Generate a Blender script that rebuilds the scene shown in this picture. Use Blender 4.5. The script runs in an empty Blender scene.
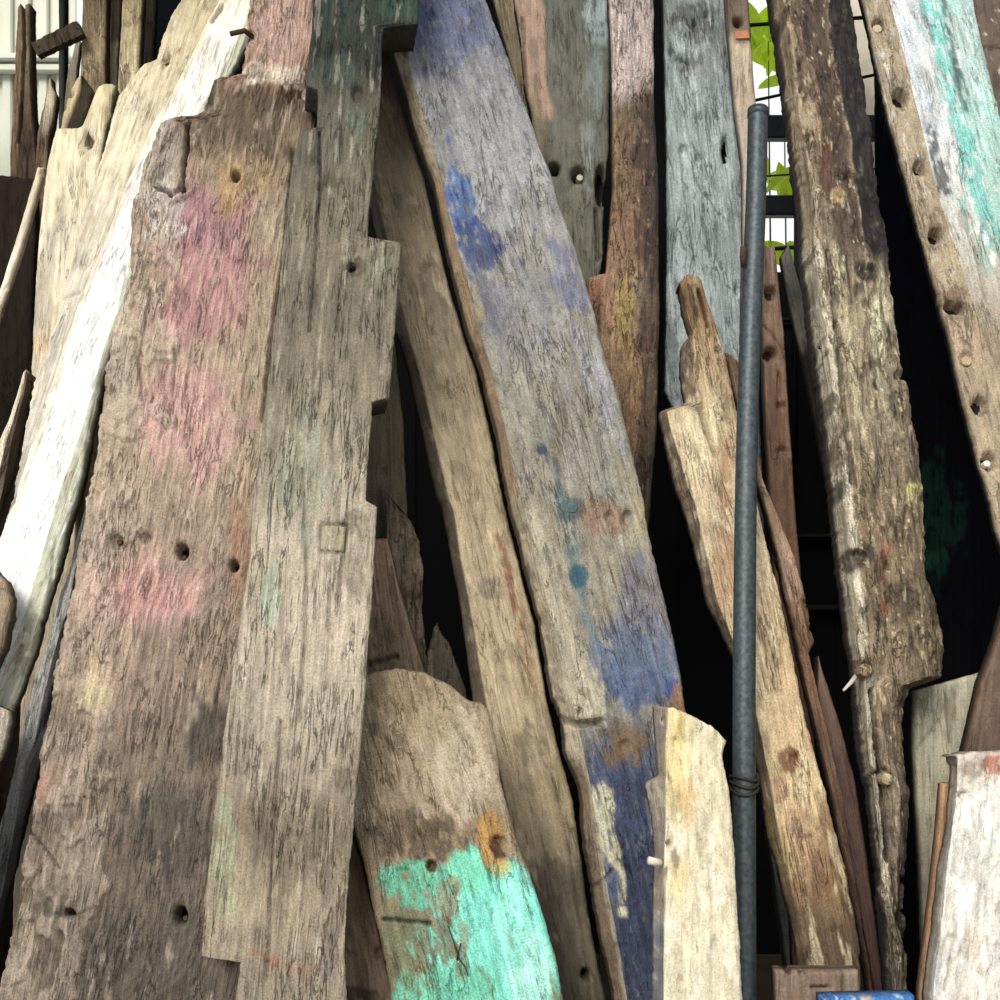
import bpy, bmesh, math, random
import numpy as np
from mathutils import Matrix, Vector

# ---------------------------------------------------------------- camera
FOV = 50.0
FPX = 500.0 / math.tan(math.radians(FOV / 2))
CAMZ = 1.25
scene = bpy.context.scene
cam_data = bpy.data.cameras.new('camera')
cam_data.lens_unit = 'FOV'
cam_data.angle = math.radians(FOV)
cam_data.clip_start = 0.05
cam = bpy.data.objects.new('camera', cam_data)
scene.collection.objects.link(cam)
cam.location = (0, 0, CAMZ)
cam.rotation_euler = (math.radians(90), 0, 0)
scene.camera = cam

# ---------------------------------------------------------------- daylight
world = bpy.data.worlds.new('overcast_sky')
scene.world = world
world.use_nodes = True
bgn = world.node_tree.nodes['Background']
bgn.inputs['Color'].default_value = (0.95, 0.98, 1.0, 1)
bgn.inputs['Strength'].default_value = 0.75
sun_d = bpy.data.lights.new('hazy_sun', 'SUN')
sun_d.energy = 2.3
sun_d.angle = math.radians(28)
sun_d.color = (1.0, 0.96, 0.88)
sun = bpy.data.objects.new('hazy_sun', sun_d)
scene.collection.objects.link(sun)
sun.rotation_euler = Vector((0.36, 0.9, -0.80)).to_track_quat('-Z', 'Y').to_euler()
vs = scene.view_settings
vs.view_transform = 'Standard'
vs.look = 'None'
vs.gamma = 1.0
vs.use_curve_mapping = False
vs.exposure = 0.50

COL = scene.collection

# ---------------------------------------------------------------- noise helpers
def _hash(ix, iy, seed):
    h = (ix.astype(np.int64) * 374761393 + iy.astype(np.int64) * 668265263 + seed * 1442695041) & 0xFFFFFFFF
    h = ((h ^ (h >> 13)) * 1274126177) & 0xFFFFFFFF
    return ((h ^ (h >> 16)) & 0xFFFF) / 65535.0 * 2 * math.pi

def perlin(x, y, seed=0):
    x = np.asarray(x, float); y = np.asarray(y, float)
    x, y = np.broadcast_arrays(x, y)
    ix = np.floor(x); iy = np.floor(y)
    fx = x - ix; fy = y - iy
    sx = fx * fx * fx * (fx * (fx * 6 - 15) + 10); sy = fy * fy * fy * (fy * (fy * 6 - 15) + 10)
    def g(dx, dy):
        a = _hash(ix + dx, iy + dy, seed)
        return np.cos(a) * (fx - dx) + np.sin(a) * (fy - dy)
    n0 = g(0, 0); n0 = n0 + (g(1, 0) - n0) * sx
    n1 = g(0, 1); n1 = n1 + (g(1, 1) - n1) * sx
    return (n0 + (n1 - n0) * sy) * 1.45

def fbm(x, y, o=3, seed=0):
    r = 0; a = 1.0; t = 0
    for i in range(o):
        r = r + a * perlin(x * 2 ** i, y * 2 ** i, seed + i * 17); t += a; a *= 0.55
    return r / t * 1.3

def sstep(a, b, x):
    t = np.clip((x - a) / (b - a), 0, 1)
    return t * t * (3 - 2 * t)

def lin(c):
    c = np.asarray(c, float) / 255.0
    return np.where(c <= 0.04045, c / 12.92, ((c + 0.055) / 1.055) ** 2.4)

def wcol(c):
    c = lin(c); l = float(np.dot(c, (0.2126, 0.7152, 0.0722)))
    return l + (c - l) * 0.86

def poly(pts, y):
    """x of a traced edge at picture row y, continued straight beyond its ends"""
    P = np.array(sorted(pts, key=lambda p: p[1]), float)
    X, Y = P[:, 0], P[:, 1]
    r = np.interp(y, Y, X)
    if len(P) > 1:
        k = len(P) - 1; j = k - 1
        while j > 0 and Y[k] - Y[j] < 140: j -= 1
        s = (X[k] - X[j]) / max(Y[k] - Y[j], 1)
        r = np.where(y > Y[k], X[k] + s * (y - Y[k]), r)
        j = 1
        while j < k and Y[j] - Y[0] < 140: j += 1
        s = (X[j] - X[0]) / max(Y[j] - Y[0], 1)
        r = np.where(y < Y[0], X[0] + s * (y - Y[0]), r)
    return r

# ---------------------------------------------------------------- materials
def wood(name, grain=0.34, fine=0.36, bump=0.9, rough=0.85, spec=0.25, gx=170.0, gz=7.0, pits=0.3, fiss=0.5):
    """weathered timber: painted / worn colour from the board, grain, specks and fine relief from noise"""
    m = bpy.data.materials.new(name); m.use_nodes = True
    nt = m.node_tree; N = nt.nodes; L = nt.links
    bs = N['Principled BSDF']
    bs.inputs['Roughness'].default_value = rough
    bs.inputs['Specular IOR Level'].default_value = spec
    at = N.new('ShaderNodeAttribute'); at.attribute_name = 'col'
    tc = N.new('ShaderNodeTexCoord')
    def noise(sc, scale, detail, dist=0.0):
        mp = N.new('ShaderNodeMapping'); mp.inputs['Scale'].default_value = sc
        L.new(tc.outputs['Object'], mp.inputs['Vector'])
        n = N.new('ShaderNodeTexNoise'); n.inputs['Scale'].default_value = scale
        n.inputs['Detail'].default_value = detail; n.inputs['Roughness'].default_value = 0.62; n.inputs['Distortion'].default_value = dist
        L.new(mp.outputs['Vector'], n.inputs['Vector'])
        return n.outputs['Fac']
    def ramp(src, a, b, lo, hi):
        r = N.new('ShaderNodeMapRange'); r.inputs['From Min'].default_value = a; r.inputs['From Max'].default_value = b
        r.inputs['To Min'].default_value = lo; r.inputs['To Max'].default_value = hi
        L.new(src, r.inputs['Value']); return r.outputs['Result']
    def math_(op, a, b):
        q = N.new('ShaderNodeMath'); q.operation = op
        for i, v in enumerate((a, b)):
            if isinstance(v, float): q.inputs[i].default_value = v
            else: L.new(v, q.inputs[i])
        return q.outputs[0]
    g = noise((gx, gx * 0.6, gz), 1.0, 5.0, 0.6)
    f = noise((1, 1, 1), 330.0, 3.0)
    s = noise((1, 1, 0.35), 90.0, 4.0, 0.4)
    gm = ramp(g, 0.3, 0.7, 1 - grain * 0.75, 1 + grain * 0.55)
    fm = ramp(f, 0.3, 0.7, 1 - fine * 0.8, 1 + fine * 0.8)
    pm = ramp(s, 0.28, 0.40, 1 - pits, 1.0)
    v = noise((gx * 0.42, gx * 0.3, gz * 1.1), 1.0, 6.0, 0.9)
    fis = ramp(math_('ABSOLUTE', math_('SUBTRACT', v, 0.5), 0.0), 0.0, 0.022, 1 - fiss, 1.0)
    sel = ramp(noise((1, 1, 0.5), 16.0, 2.0), 0.45, 0.58, 0.0, 1.0)
    fis = math_('SUBTRACT', 1.0, math_('MULTIPLY', math_('SUBTRACT', 1.0, fis), sel))
    k = math_('MULTIPLY', math_('MULTIPLY', math_('MULTIPLY', gm, fm), pm), fis)
    mx = N.new('ShaderNodeVectorMath'); mx.operation = 'SCALE'
    L.new(at.outputs['Color'], mx.inputs[0]); L.new(k, mx.inputs['Scale'])
    L.new(mx.outputs['Vector'], bs.inputs['Base Color'])
    h = math_('ADD', math_('MULTIPLY', g, 1.0), math_('MULTIPLY', f, 0.35))
    h = math_('ADD', math_('ADD', h, math_('MULTIPLY', pm, 0.8)), math_('MULTIPLY', fis, 1.4))
    bp = N.new('ShaderNodeBump'); bp.inputs['Strength'].default_value = bump; bp.inputs['Distance'].default_value = 0.006
    L.new(h, bp.inputs['Height']); L.new(bp.outputs['Normal'], bs.inputs['Normal'])
    return m

def plain(name, rgb, rough=0.8, metal=0.0, scale=60.0, var=0.25, spec=0.3, bump=0.2):
    m = bpy.data.materials.new(name); m.use_nodes = True
    nt = m.node_tree; N = nt.nodes; L = nt.links
    bs = N['Principled BSDF']
    bs.inputs['Roughness'].default_value = rough; bs.inputs['Metallic'].default_value = metal
    bs.inputs['Specular IOR Level'].default_value = spec
    tc = N.new('ShaderNodeTexCoord')
    n = N.new('ShaderNodeTexNoise'); n.inputs['Scale'].default_value = scale; n.inputs['Detail'].default_value = 5
    L.new(tc.outputs['Object'], n.inputs['Vector'])
    r = N.new('ShaderNodeValToRGB'); c = lin(rgb)
    r.color_ramp.elements[0].position = 0.3; r.color_ramp.elements[1].position = 0.7
    r.color_ramp.elements[0].color = (*(c * (1 - var)), 1); r.color_ramp.elements[1].color = (*np.clip(c * (1 + var), 0, 1), 1)
    L.new(n.outputs['Fac'], r.inputs['Fac']); L.new(r.outputs['Color'], bs.inputs['Base Color'])
    bp = N.new('ShaderNodeBump'); bp.inputs['Strength'].default_value = bump; bp.inputs['Distance'].default_value = 0.002
    L.new(n.outputs['Fac'], bp.inputs['Height']); L.new(bp.outputs['Normal'], bs.inputs['Normal'])
    return m

M = {
    'wood': wood('weathered_wood'),
    'coarse': wood('coarse_grained_wood', grain=0.34, fine=0.38, bump=1.0, gx=190, gz=9, pits=0.22, fiss=0.35),
    'smooth': wood('smooth_worn_wood', grain=0.3, fine=0.32, bump=0.5, rough=0.6, spec=0.4, gx=110, gz=5, pits=0.25),
    'paint': wood('flaking_painted_wood', grain=0.26, fine=0.42, bump=0.9, rough=0.65, spec=0.35, gx=120, gz=8, pits=0.35, fiss=0.3),
    'chalk': wood('chalky_bleached_wood', grain=0.25, fine=0.25, bump=0.8, gx=120, gz=14, pits=0.4, fiss=0.08),
    'white': wood('white_painted_wood', grain=0.22, fine=0.16, bump=0.5, gx=150, gz=5, pits=0.3, fiss=0.6),
    'rot': wood('rotten_rough_wood', grain=0.65, fine=0.55, bump=1.0, rough=0.7, spec=0.45, gx=130, gz=12, pits=0.5),
    'matte': wood('dull_dark_wood', grain=0.3, fine=0.25, bump=0.5, rough=0.95, spec=0.04, gx=110, gz=5, pits=0.25),
    'iron': plain('dark_galvanised_iron', (66, 74, 78), 0.5, 0.45, 140, 0.45, 0.5),
    'rust': plain('rusty_iron', (72, 52, 40), 0.8, 0.3, 200, 0.4),
    'wire': plain('thin_dark_wire', (60, 56, 50), 0.6, 0.5, 100, 0.2),
    'blackbar': plain('black_painted_bar', (20, 22, 28), 0.5, 0.3, 90, 0.3),
    'hole': plain('dark_hole_lining', (30, 24, 18), 0.9, 0, 90, 0.3),
    'wall': plain('shade_black_boards', (10, 12, 16), 0.8, 0, 6, 0.4),  # near-black so the deep shade of the gaps is in the wall colour
    'floor': plain('packed_earth_floor', (92, 80, 66), 0.95, 0, 12, 0.3),
    'roof': plain('dark_roof_sheet', (52, 50, 48), 0.8, 0, 8, 0.3),
    'pale_panel': plain('pale_green_painted_sheet', (214, 215, 198), 0.6, 0, 5, 0.06),
    'patina': plain('green_grey_patina', (74, 92, 88), 0.7, 0.2, 160, 0.4),
    'leaf': plain('bright_green_leaf', (205, 240, 60), 0.5, 0, 14, 0.35),
    'stem': plain('green_stem', (110, 130, 60), 0.7, 0, 30, 0.3),
    'mortar': plain('pale_plaster', (206, 196, 180), 0.9, 0, 12, 0.2),
    'orange': plain('orange_tag', (172, 116, 82), 0.7, 0, 60, 0.2),
}

def see_through_leaf(m):
    nt = m.node_tree; bs = nt.nodes['Principled BSDF']; out = nt.nodes['Material Output']
    tr = nt.nodes.new('ShaderNodeBsdfTranslucent'); mx = nt.nodes.new('ShaderNodeMixShader'); mx.inputs[0].default_value = 0.5
    src = bs.inputs['Base Color'].links[0].from_socket
    nt.links.new(src, tr.inputs['Color']); nt.links.new(bs.outputs[0], mx.inputs[1]); nt.links.new(tr.outputs[0], mx.inputs[2])
    nt.links.new(mx.outputs[0], out.inputs['Surface'])
see_through_leaf(M['leaf'])

# ---------------------------------------------------------------- tagging
def tag(o, label=None, cat=None, group=None, kind=None):
    if label: o['label'] = label
    if cat: o['category'] = cat
    if group: o['group'] = group
    if kind: o['kind'] = kind
    return o

def make_mesh(name, V, faces, mat, cols=None, smooth=True):
    """V: N x 3, faces: list of int arrays (each array k x n-gon)"""
    me = bpy.data.meshes.new(name)
    V = np.asarray(V, np.float32)
    me.vertices.add(len(V)); me.vertices.foreach_set('co', V.ravel())
    loops = np.concatenate([f.ravel() for f in faces]).astype(np.int32)
    tot = np.concatenate([np.full(len(f), f.shape[1], np.int32) for f in faces])
    start = np.concatenate([[0], np.cumsum(tot)[:-1]]).astype(np.int32)
    me.loops.add(len(loops)); me.loops.foreach_set('vertex_index', loops)
    me.polygons.add(len(tot)); me.polygons.foreach_set('loop_start', start); me.polygons.foreach_set('loop_total', tot)
    me.polygons.foreach_set('use_smooth', np.full(len(tot), smooth))
    me.update(calc_edges=True)
    if cols is not None:
        a = me.attributes.new('col', 'FLOAT_COLOR', 'POINT')
        c4 = np.ones((len(V), 4), np.float32); c4[:, :3] = cols
        a.data.foreach_set('color', c4.ravel())
    me.materials.append(mat)
    return me

def link(name, me, parent=None):
    o = bpy.data.objects.new(name, me)
    COL.objects.link(o)
    if parent: o.parent = parent
    return o

# ---------------------------------------------------------------- the timber builder
SEED = [100]
class Board:
    pass

def board(name, label, rails, D, t=0.05, b=0.28, a=0.0, top=-110, bottom=None, mat='wood', cat='plank',
          base=((150, 140, 120),), layers=(), side=None, edge=1.5, bevel=0.004, chip=0.0,
          grain=(0.0012, 70, 2.5), wave=0.0, rough=(0.001, 30), flake=None, cracks=(0.0, 14, 0.8, 0.05),
          holes=(), lines=(), res=2.4, ends=2.0, skew=0.0, gain=1.0):
    """A board standing on the floor and leaning back: edges traced row by row, own distance D (m at eye height),
    lean b, turn a, thickness t.  rails = [(traced edge, recess in m), ...] from left to right."""
    SEED[0] += 37; sd = SEED[0]
    rails = [r if isinstance(r, tuple) and not isinstance(r[1], tuple) else (r, 0.0) for r in rails]
    xm = float(np.mean([poly(r[0], 500.0) for r in rails]))
    x0 = D * (xm - 500) / FPX
    K = D - a * x0
    def depth(px, py):
        u = (px - 500) / FPX; v = (500 - py) / FPX
        return K / (1 - a * u - b * v)
    # rows
    if isinstance(top, (int, float)): top = [(0, top), (1, top)]
    tu = np.array([p[0] for p in top], float); tv = np.array([p[1] for p in top], float)
    vfl = -CAMZ / (K - b * CAMZ)
    yfl = 500 - vfl * FPX if bottom is None else bottom
    T = float(tv.min())
    rows = []
    y = T
    while y < yfl:
        rows.append(y)
        y += res if -12 <= y <= 1012 else 14.0
    rows.append(yfl)
    rows = np.array(rows)
    if len(rows) > 2 and rows[-1] - rows[-2] < 1: rows = np.delete(rows, -2)
    # columns
    cu = [0.0]; seg = [0]
    inr = np.clip(rows, -10, 1010)
    wtot = 0; ws = []
    for i in range(len(rails) - 1):
        w = np.max(poly(rails[i + 1][0], inr) - poly(rails[i][0], inr)); ws.append(max(w, 2.0))
    wsum = sum(ws); uu = [0.0]
    colw = []; cols_off = []
    for i, w in enumerate(ws):
        n = max(2, int(math.ceil(w / res)))
        for k in range(n + (1 if i == len(ws) - 1 else 0)):
            colw.append((i, k / n))
    ncol = len(colw); nrow = len(rows)
    segi = np.array([c[0] for c in colw]); segf = np.array([c[1] for c in colw])
    ubase = np.array([(sum(ws[:i]) + f * ws[i]) / wsum for i, f in colw])
    offs = np.array([r[1] for r in rails], float)
    coff = offs[segi] + (offs[np.minimum(segi + 1, len(offs) - 1)] - offs[segi]) * segf
    tn = np.interp(ubase, tu, tv) + ends * fbm(ubase * wsum / 9.0, np.zeros(ncol), 3, sd + 3)
    PY = tn[None, :] + (rows[:, None] - T) * (yfl - tn[None, :]) / (yfl - T)
    # edges with ragged outline
    RX = []
    for i, r in enumerate(rails):
        e = poly(r[0], PY)
        if i in (0, len(rails) - 1):
            e = e + edge * (fbm(PY / 34.0, np.full_like(PY, i * 7.3), 3, sd + 5 + i) + 0.5 * perlin(PY / 5.0, np.full_like(PY, i * 3.1), sd + 9 + i))
        elif edge:
            e = e + edge * 0.6 * fbm(PY / 28.0, np.full_like(PY, i * 7.3), 3, sd + 5 + i)
        RX.append(e)
    RX = np.array(RX)
    # the traced outline is the silhouette: leave room for the side face that shows next to the front face
    wloc = RX[-1] - RX[0]
    for i, sg in ((0, 1), (len(rails) - 1, -1)):
        tt = t + max(offs) - offs[i]
        sh_ = np.clip(sg * ((RX[i] - 500) - skew * FPX), 0, None) * tt / (D + tt)
        RX[i] = RX[i] + sg * np.minimum(sh_, 0.3 * np.clip(wloc, 0, None))
    jj = np.arange(ncol)
    PX = np.empty_like(PY)
    for j in range(ncol):
        i, f = colw[j]
        lo = RX[i][:, j]; hi = RX[min(i + 1, len(rails) - 1)][:, j]
        hi = np.maximum(hi, lo + 0.6)
        PX[:, j] = lo + (hi - lo) * f
    if len(rails) == 2:
        uq = ubase[None, :]
        def soft(e):
            o_ = np.zeros_like(e)
            for k in range(-30, 31, 5):
                o_ += poly(rails[e_i][0], PY + k)
            return o_ / 13.0
        e_i = 0; Ls = soft(PY); dl = RX[0] - Ls
        e_i = 1; Rs = soft(PY); dr_ = RX[1] - Rs
        for q_, z_ in ((dl, Ls), (dr_, Rs)):
            m_ = q_.mean(); q_ -= m_; z_ += m_
        PX = Ls + (Rs - Ls) * uq + dl * (1 - uq) ** 3 + dr_ * uq ** 3
        PX = np.maximum.accumulate(PX + np.arange(ncol)[None, :] * 1e-3, axis=1)
    Y = depth(PX, PY) + coff[None, :]
    W = np.stack([Y * (PX - 500) / FPX, Y, CAMZ + Y * (500 - PY) / FPX], -1)
    # local frame
    n = np.array([-a, 1.0, -b]); n /= np.linalg.norm(n)          # into the board
    mid = ncol // 2
    def onplane(px, py):
        d = depth(px, py); return np.array([d * (px - 500) / FPX, d, CAMZ + d * (500 - py) / FPX])
    pa = onplane(0.5 * (poly(rails[0][0], min(yfl, 1000.)) + poly(rails[-1][0], min(yfl, 1000.))), min(yfl, 1000.))
    pb = onplane(0.5 * (poly(rails[0][0], max(T, 0.)) + poly(rails[-1][0], max(T, 0.))), max(T, 0.))
    zx = pb - pa; zx = zx - n * zx.dot(n); zx /= np.linalg.norm(zx)
    xx = np.cross(n, zx)
    R = np.stack([xx, n, zx], 1)
    org = W[-1, mid].copy()
    if bottom is None: org[2] = 0.0
    Lc = (W - org) @ R
    X, Z = Lc[..., 0], Lc[..., 2]
    # ---- relief
    h = np.zeros_like(X)
    wv = wave * fbm(X * 3.5, Z * 2.6, 2, sd + 11) if wave else 0.0
    gA, gfx, gfz = grain
    if gA:
        g1 = perlin((X + wv) * gfx, Z * gfz, sd + 21); g2 = perlin((X + wv) * gfx * 2.3, Z * gfz * 1.7, sd + 22)
        g3 = perlin((X + wv) * gfx * 0.45, Z * gfz * 0.5, sd + 23)
        h -= gA * (np.clip(1 - 2.2 * np.abs(g1), 0, 1) + 0.6 * np.clip(1 - 2.2 * np.abs(g2), 0, 1) - 0.7 * g3)
    if rough[0]: h += rough[0] * fbm(X * rough[1], Z * rough[1] * 0.45, 4, sd + 31) + 0.28 * rough[0] * fbm(X * rough[1] * 5, Z * rough[1] * 2.2, 2, sd + 32)
    if cracks[0]:
        c1 = perlin((X + 0.6 * wv) * cracks[1] + 0.25 * perlin(X * 30, Z * 9, sd + 44), Z * cracks[2], sd + 41)
        c2 = sstep(-0.1, 0.5, perlin(X * 5, Z * 2.2, sd + 43))
        h -= cracks[0] * np.clip(1 - np.abs(c1) / cracks[3], 0, 1) * c2
    fm = None
    if flake:
        fb = fbm(X * flake[1], Z * flake[1] * 0.6, 4, sd + 51)
        if len(flake) > 3: fb = fb - 1.6 * sstep(flake[3] - 0.2, flake[3] + 0.25, ubase)[None, :]
        fm = sstep(flake[2] - 0.03, flake[2] + 0.03, fb) + 0.7 * sstep(flake[2] + 0.25, flake[2] + 0.30, fb)
        h += flake[0] * fm
    opened = np.zeros(X.shape, bool)
    for (hx, hy, rx, ry, dp) in holes:
        d = np.sqrt(((PX - hx) / rx) ** 2 + ((PY - hy) / ry) ** 2)
        d = d + 0.10 * perlin(PX / 4.0, PY / 4.0, sd + 61)
        if dp >= 0.018: opened |= d < 0.8
        h -= dp * (1 - sstep(0.72, 1.06, d)) + min(0.004, dp * 0.2) * (1 - sstep(0.9, 1.7, d))
    lmask = np.zeros_like(X)
    for (pts, wpx, dp) in lines:
        d = np.full_like(X, 1e9)
        for p, q in zip(pts[:-1], pts[1:]):
            p = np.array(p, float); q = np.array(q, float); v = q - p
            s = np.clip(((PX - p[0]) * v[0] + (PY - p[1]) * v[1]) / max(v.dot(v), 1e-6), 0, 1)
            d = np.minimum(d, np.hypot(PX - p[0] - s * v[0], PY - p[1] - s * v[1]))
        d = d + min(1.0, 0.3 * wpx) * perlin(PX / 5.0, PY / 5.0, sd + 71)
        we = max(wpx, 2.3)
        k = (1 - sstep(we * 0.3, we * 1.0, d)) * min(1.0, wpx / 2.3)
        h -= dp * k; lmask = np.maximum(lmask, k)
    # worn edges
    wid = np.hypot(W[:, -1, 0] - W[:, 0, 0], W[:, -1, 2] - W[:, 0, 2])[:, None]
    de = np.minimum(np.abs(X - X[:, :1]), np.abs(X[:, -1:] - X))
    dz = np.minimum(np.abs(Z - Z[:1, :]), np.abs(Z[-1:, :] - Z) + (0.0 if bottom else 1.0))
    de = np.minimum(de, dz)
    if chip:
        cn = fbm(X * 16, Z * 7, 3, sd + 81)
        de = de - chip * np.clip(cn, 0, 1)
    bv = np.clip(1 - np.clip(de, 0, None) / max(bevel, 1e-5), 0, 1)
    h -= bevel * (1 - np.sqrt(np.clip(1 - bv * bv, 0, 1)))
    if chip: h -= 0.5 * np.clip(-de, 0, 0.02)
    offmax = float(offs.max())
    h = np.maximum(h, -(t + offmax) * 0.92 - 0 * X)
    Lc[..., 1] = np.minimum(Lc[..., 1] - h, (t + offmax) - 0.002)
    # ---- colour (paint, stains, bare wood, some painted-in shade)
    base = list(base)
    if len(base[0]) == 3: base = [(0, base[0])] if len(base) == 1 else [(i, c) for i, c in enumerate(base)]
    by = np.array([p[0] for p in base], float); bc = np.array([wcol(p[1]) for p in base])
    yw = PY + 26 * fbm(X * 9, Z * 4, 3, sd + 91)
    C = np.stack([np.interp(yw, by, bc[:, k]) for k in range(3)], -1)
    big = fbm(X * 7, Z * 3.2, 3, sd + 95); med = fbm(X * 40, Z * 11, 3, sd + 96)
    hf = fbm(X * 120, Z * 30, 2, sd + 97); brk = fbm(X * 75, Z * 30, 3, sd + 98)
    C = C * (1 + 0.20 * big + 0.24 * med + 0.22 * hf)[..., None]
    for ly in layers:
        kind = ly[0]
        if kind == 'blob':                     # cx cy rx ry rgb opacity ragged
            _, cx, cy, rx, ry, rgb, op = ly[:7]
            rag = ly[7] if len(ly) > 7 else 0.5
            ang = math.radians(ly[8]) if len(ly) > 8 else 0.0
            dx, dy = PX - cx, PY - cy
            ex = (dx * math.cos(ang) + dy * math.sin(ang)) / rx; ey = (-dx * math.sin(ang) + dy * math.cos(ang)) / ry
            d = np.sqrt(ex * ex + ey * ey) + rag * fbm(X * 26, Z * 13, 4, sd + int(cx) + int(cy) * 3)
            k = op * (1 - sstep(0.72, 1.04, d + 0.3 * min(rag, 1.0) * hf))
            if rag >= 0.5: k = k * (1 - 0.75 * sstep(0.22, 0.36, brk))
        elif kind == 'tint':                   # soft-edged stain: cx cy rx ry rgb opacity angle
            _, cx, cy, rx, ry, rgb, op = ly[:7]
            ang = math.radians(ly[7]) if len(ly) > 7 else 0.0
            dx, dy = PX - cx, PY - cy
            ex = (dx * math.cos(ang) + dy * math.sin(ang)) / rx; ey = (-dx * math.sin(ang) + dy * math.cos(ang)) / ry
            d = np.sqrt(ex * ex + ey * ey) + 0.6 * fbm(X * 16, Z * 9, 4, sd + int(cx) + int(cy) * 3) + 0.3 * hf
            k = op * (1 - sstep(0.45, 1.2, d))
        elif kind == 'mott':                   # rgb opacity fx fz threshold
            _, rgb, op, fx, fz, th = ly[:6]
            nn = fbm(X * fx, Z * fz, 4, sd + int(fx * 3) + int(sum(rgb)))
            k = op * sstep(th - 0.07, th + 0.07, nn + 0.15 * hf)
        elif kind == 'band':                   # u0 u1 rgb opacity ragged  (strip along the board)
            _, u0, u1, rgb, op = ly[:5]
            rag = ly[5] if len(ly) > 5 else 0.05
            uq = ubase[None, :] + rag * fbm(X * 20, Z * 7, 4, sd + 131 + int(u0 * 50))
            k = op * sstep(u0 - 0.02, u0 + 0.02, uq) * (1 - sstep(u1 - 0.02, u1 + 0.02, uq))
            if len(ly) > 6:
                yq = PY + 30 * fbm(X * 15, Z * 7, 3, sd + 133)
                k = k * sstep(ly[6] - 15, ly[6] + 15, yq) * (1 - sstep(ly[7] - 15, ly[7] + 15, yq))
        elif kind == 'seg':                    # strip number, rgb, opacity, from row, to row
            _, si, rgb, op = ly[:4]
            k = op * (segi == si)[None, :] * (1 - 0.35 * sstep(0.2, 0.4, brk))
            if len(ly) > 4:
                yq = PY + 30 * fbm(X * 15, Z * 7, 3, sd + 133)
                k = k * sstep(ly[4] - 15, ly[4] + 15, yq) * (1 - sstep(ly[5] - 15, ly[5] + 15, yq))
        elif kind == 'flake':
            _, rgb, op = ly[:3]
            k = op * (np.clip(fm, 0, 1) if fm is not None else 0)
        elif kind == 'line':                   # pts width rgb opacity
            _, pts, wpx, rgb, op = ly[:5]
            d = np.full_like(X, 1e9)
            for p, q in zip(pts[:-1], pts[1:]):
                p = np.array(p, float); q = np.array(q, float); v = q - p
                s = np.clip(((PX - p[0]) * v[0] + (PY - p[1]) * v[1]) / max(v.dot(v), 1e-6), 0, 1)
                d = np.minimum(d, np.hypot(PX - p[0] - s * v[0], PY - p[1] - s * v[1]))
            d = d + wpx * 0.7 * fbm(X * 50, Z * 22, 3, sd + 141) + wpx * 0.4 * hf
            k = op * (1 - sstep(wpx * 0.5, wpx * 1.2, d)) * (1 - 0.8 * sstep(0.1, 0.3, brk))
        k = np.broadcast_to(k, X.shape)[..., None]
        C = C * (1 - k) + wcol(rgb) * (0.95 + 0.25 * med[..., None] + 0.2 * hf[..., None]) * k
    if lines: C = C * (1 - 0.5 * lmask[..., None])
    C = np.clip(C * gain, 0.004, 0.93)
    # ---- assemble: front, sides, back
    V = [Lc.reshape(-1, 3)]; CC = [C.reshape(-1, 3)]
    idx = np.arange(nrow * ncol).reshape(nrow, ncol)
    F4 = [np.stack([idx[:-1, :-1], idx[1:, :-1], idx[1:, 1:], idx[:-1, 1:]], -1).reshape(-1, 4)]
    op_ = opened[:-1, :-1] & opened[1:, :-1] & opened[1:, 1:] & opened[:-1, 1:]
    F4[0] = F4[0][~op_.ravel()]
    loop = np.concatenate([idx[:, 0], idx[-1, 1:], idx[::-1, -1][1:], idx[0, ::-1][1:-1]])
    nl = len(loop)
    P0 = V[0][loop]; C0 = CC[0][loop]
    cenx = 0.5 * (X[:, 0].mean() + X[:, -1].mean())
    isL = np.zeros(nl); isL[:nrow] = -1; isL[nrow + ncol - 1:nrow + ncol - 1 + nrow - 1] = 1
    nr = max(2, int(round(t / 0.012)))
    prev = loop; cnt = nrow * ncol
    scol = None if side is None else wcol(side)
    for r in range(1, nr + 1):
        f = r / nr
        P = P0.copy()
        P[:, 1] = P0[:, 1] + (t + offmax - P0[:, 1]) * f
        P[:, 0] += skew * (P[:, 1] - P0[:, 1])
        wob = 0.35 * edge * 0.002 * perlin(P0[:, 2] * 60, np.full(nl, r * 1.7) + P0[:, 0] * 60, sd + 151)
        P[:, 0] += wob * np.where(isL == 0, 0, 1)
        cc = C0.copy()
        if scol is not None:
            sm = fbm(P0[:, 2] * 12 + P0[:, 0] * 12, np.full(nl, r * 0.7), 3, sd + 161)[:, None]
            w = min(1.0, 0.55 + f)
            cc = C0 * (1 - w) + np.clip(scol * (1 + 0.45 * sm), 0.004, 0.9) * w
        V.append(P); CC.append(cc)
        cur = np.arange(cnt, cnt + nl); cnt += nl
        F4.append(np.stack([prev, np.roll(prev, 0), cur, cur], -1)[:0])
        F4.append(np.stack([prev, cur, np.roll(cur, -1), np.roll(prev, -1)], -1))
        prev = cur
    lft = prev[:nrow]; rgt = prev[nrow + ncol - 2:nrow + ncol - 2 + nrow][::-1]
    F4.append(np.stack([lft[:-1], rgt[:-1], rgt[1:], lft[1:]], -1))
    faces = [np.concatenate([q for q in F4 if len(q)])]
    botn = prev[nrow - 1:nrow + ncol - 1]
    topn = np.concatenate([prev[nrow + ncol - 2 + nrow - 1:], prev[:1]])
    if len(botn) > 2: faces.append(botn[None, ::-1])
    if len(topn) > 2: faces.append(topn[None, ::-1])
    V = np.concatenate(V); CC = np.concatenate(CC)
    Wv = V @ R.T + org
    if bottom is None:
        Wv[:, 2] = np.maximum(Wv[:, 2], 0.0)
        V = (Wv - org) @ R
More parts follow.
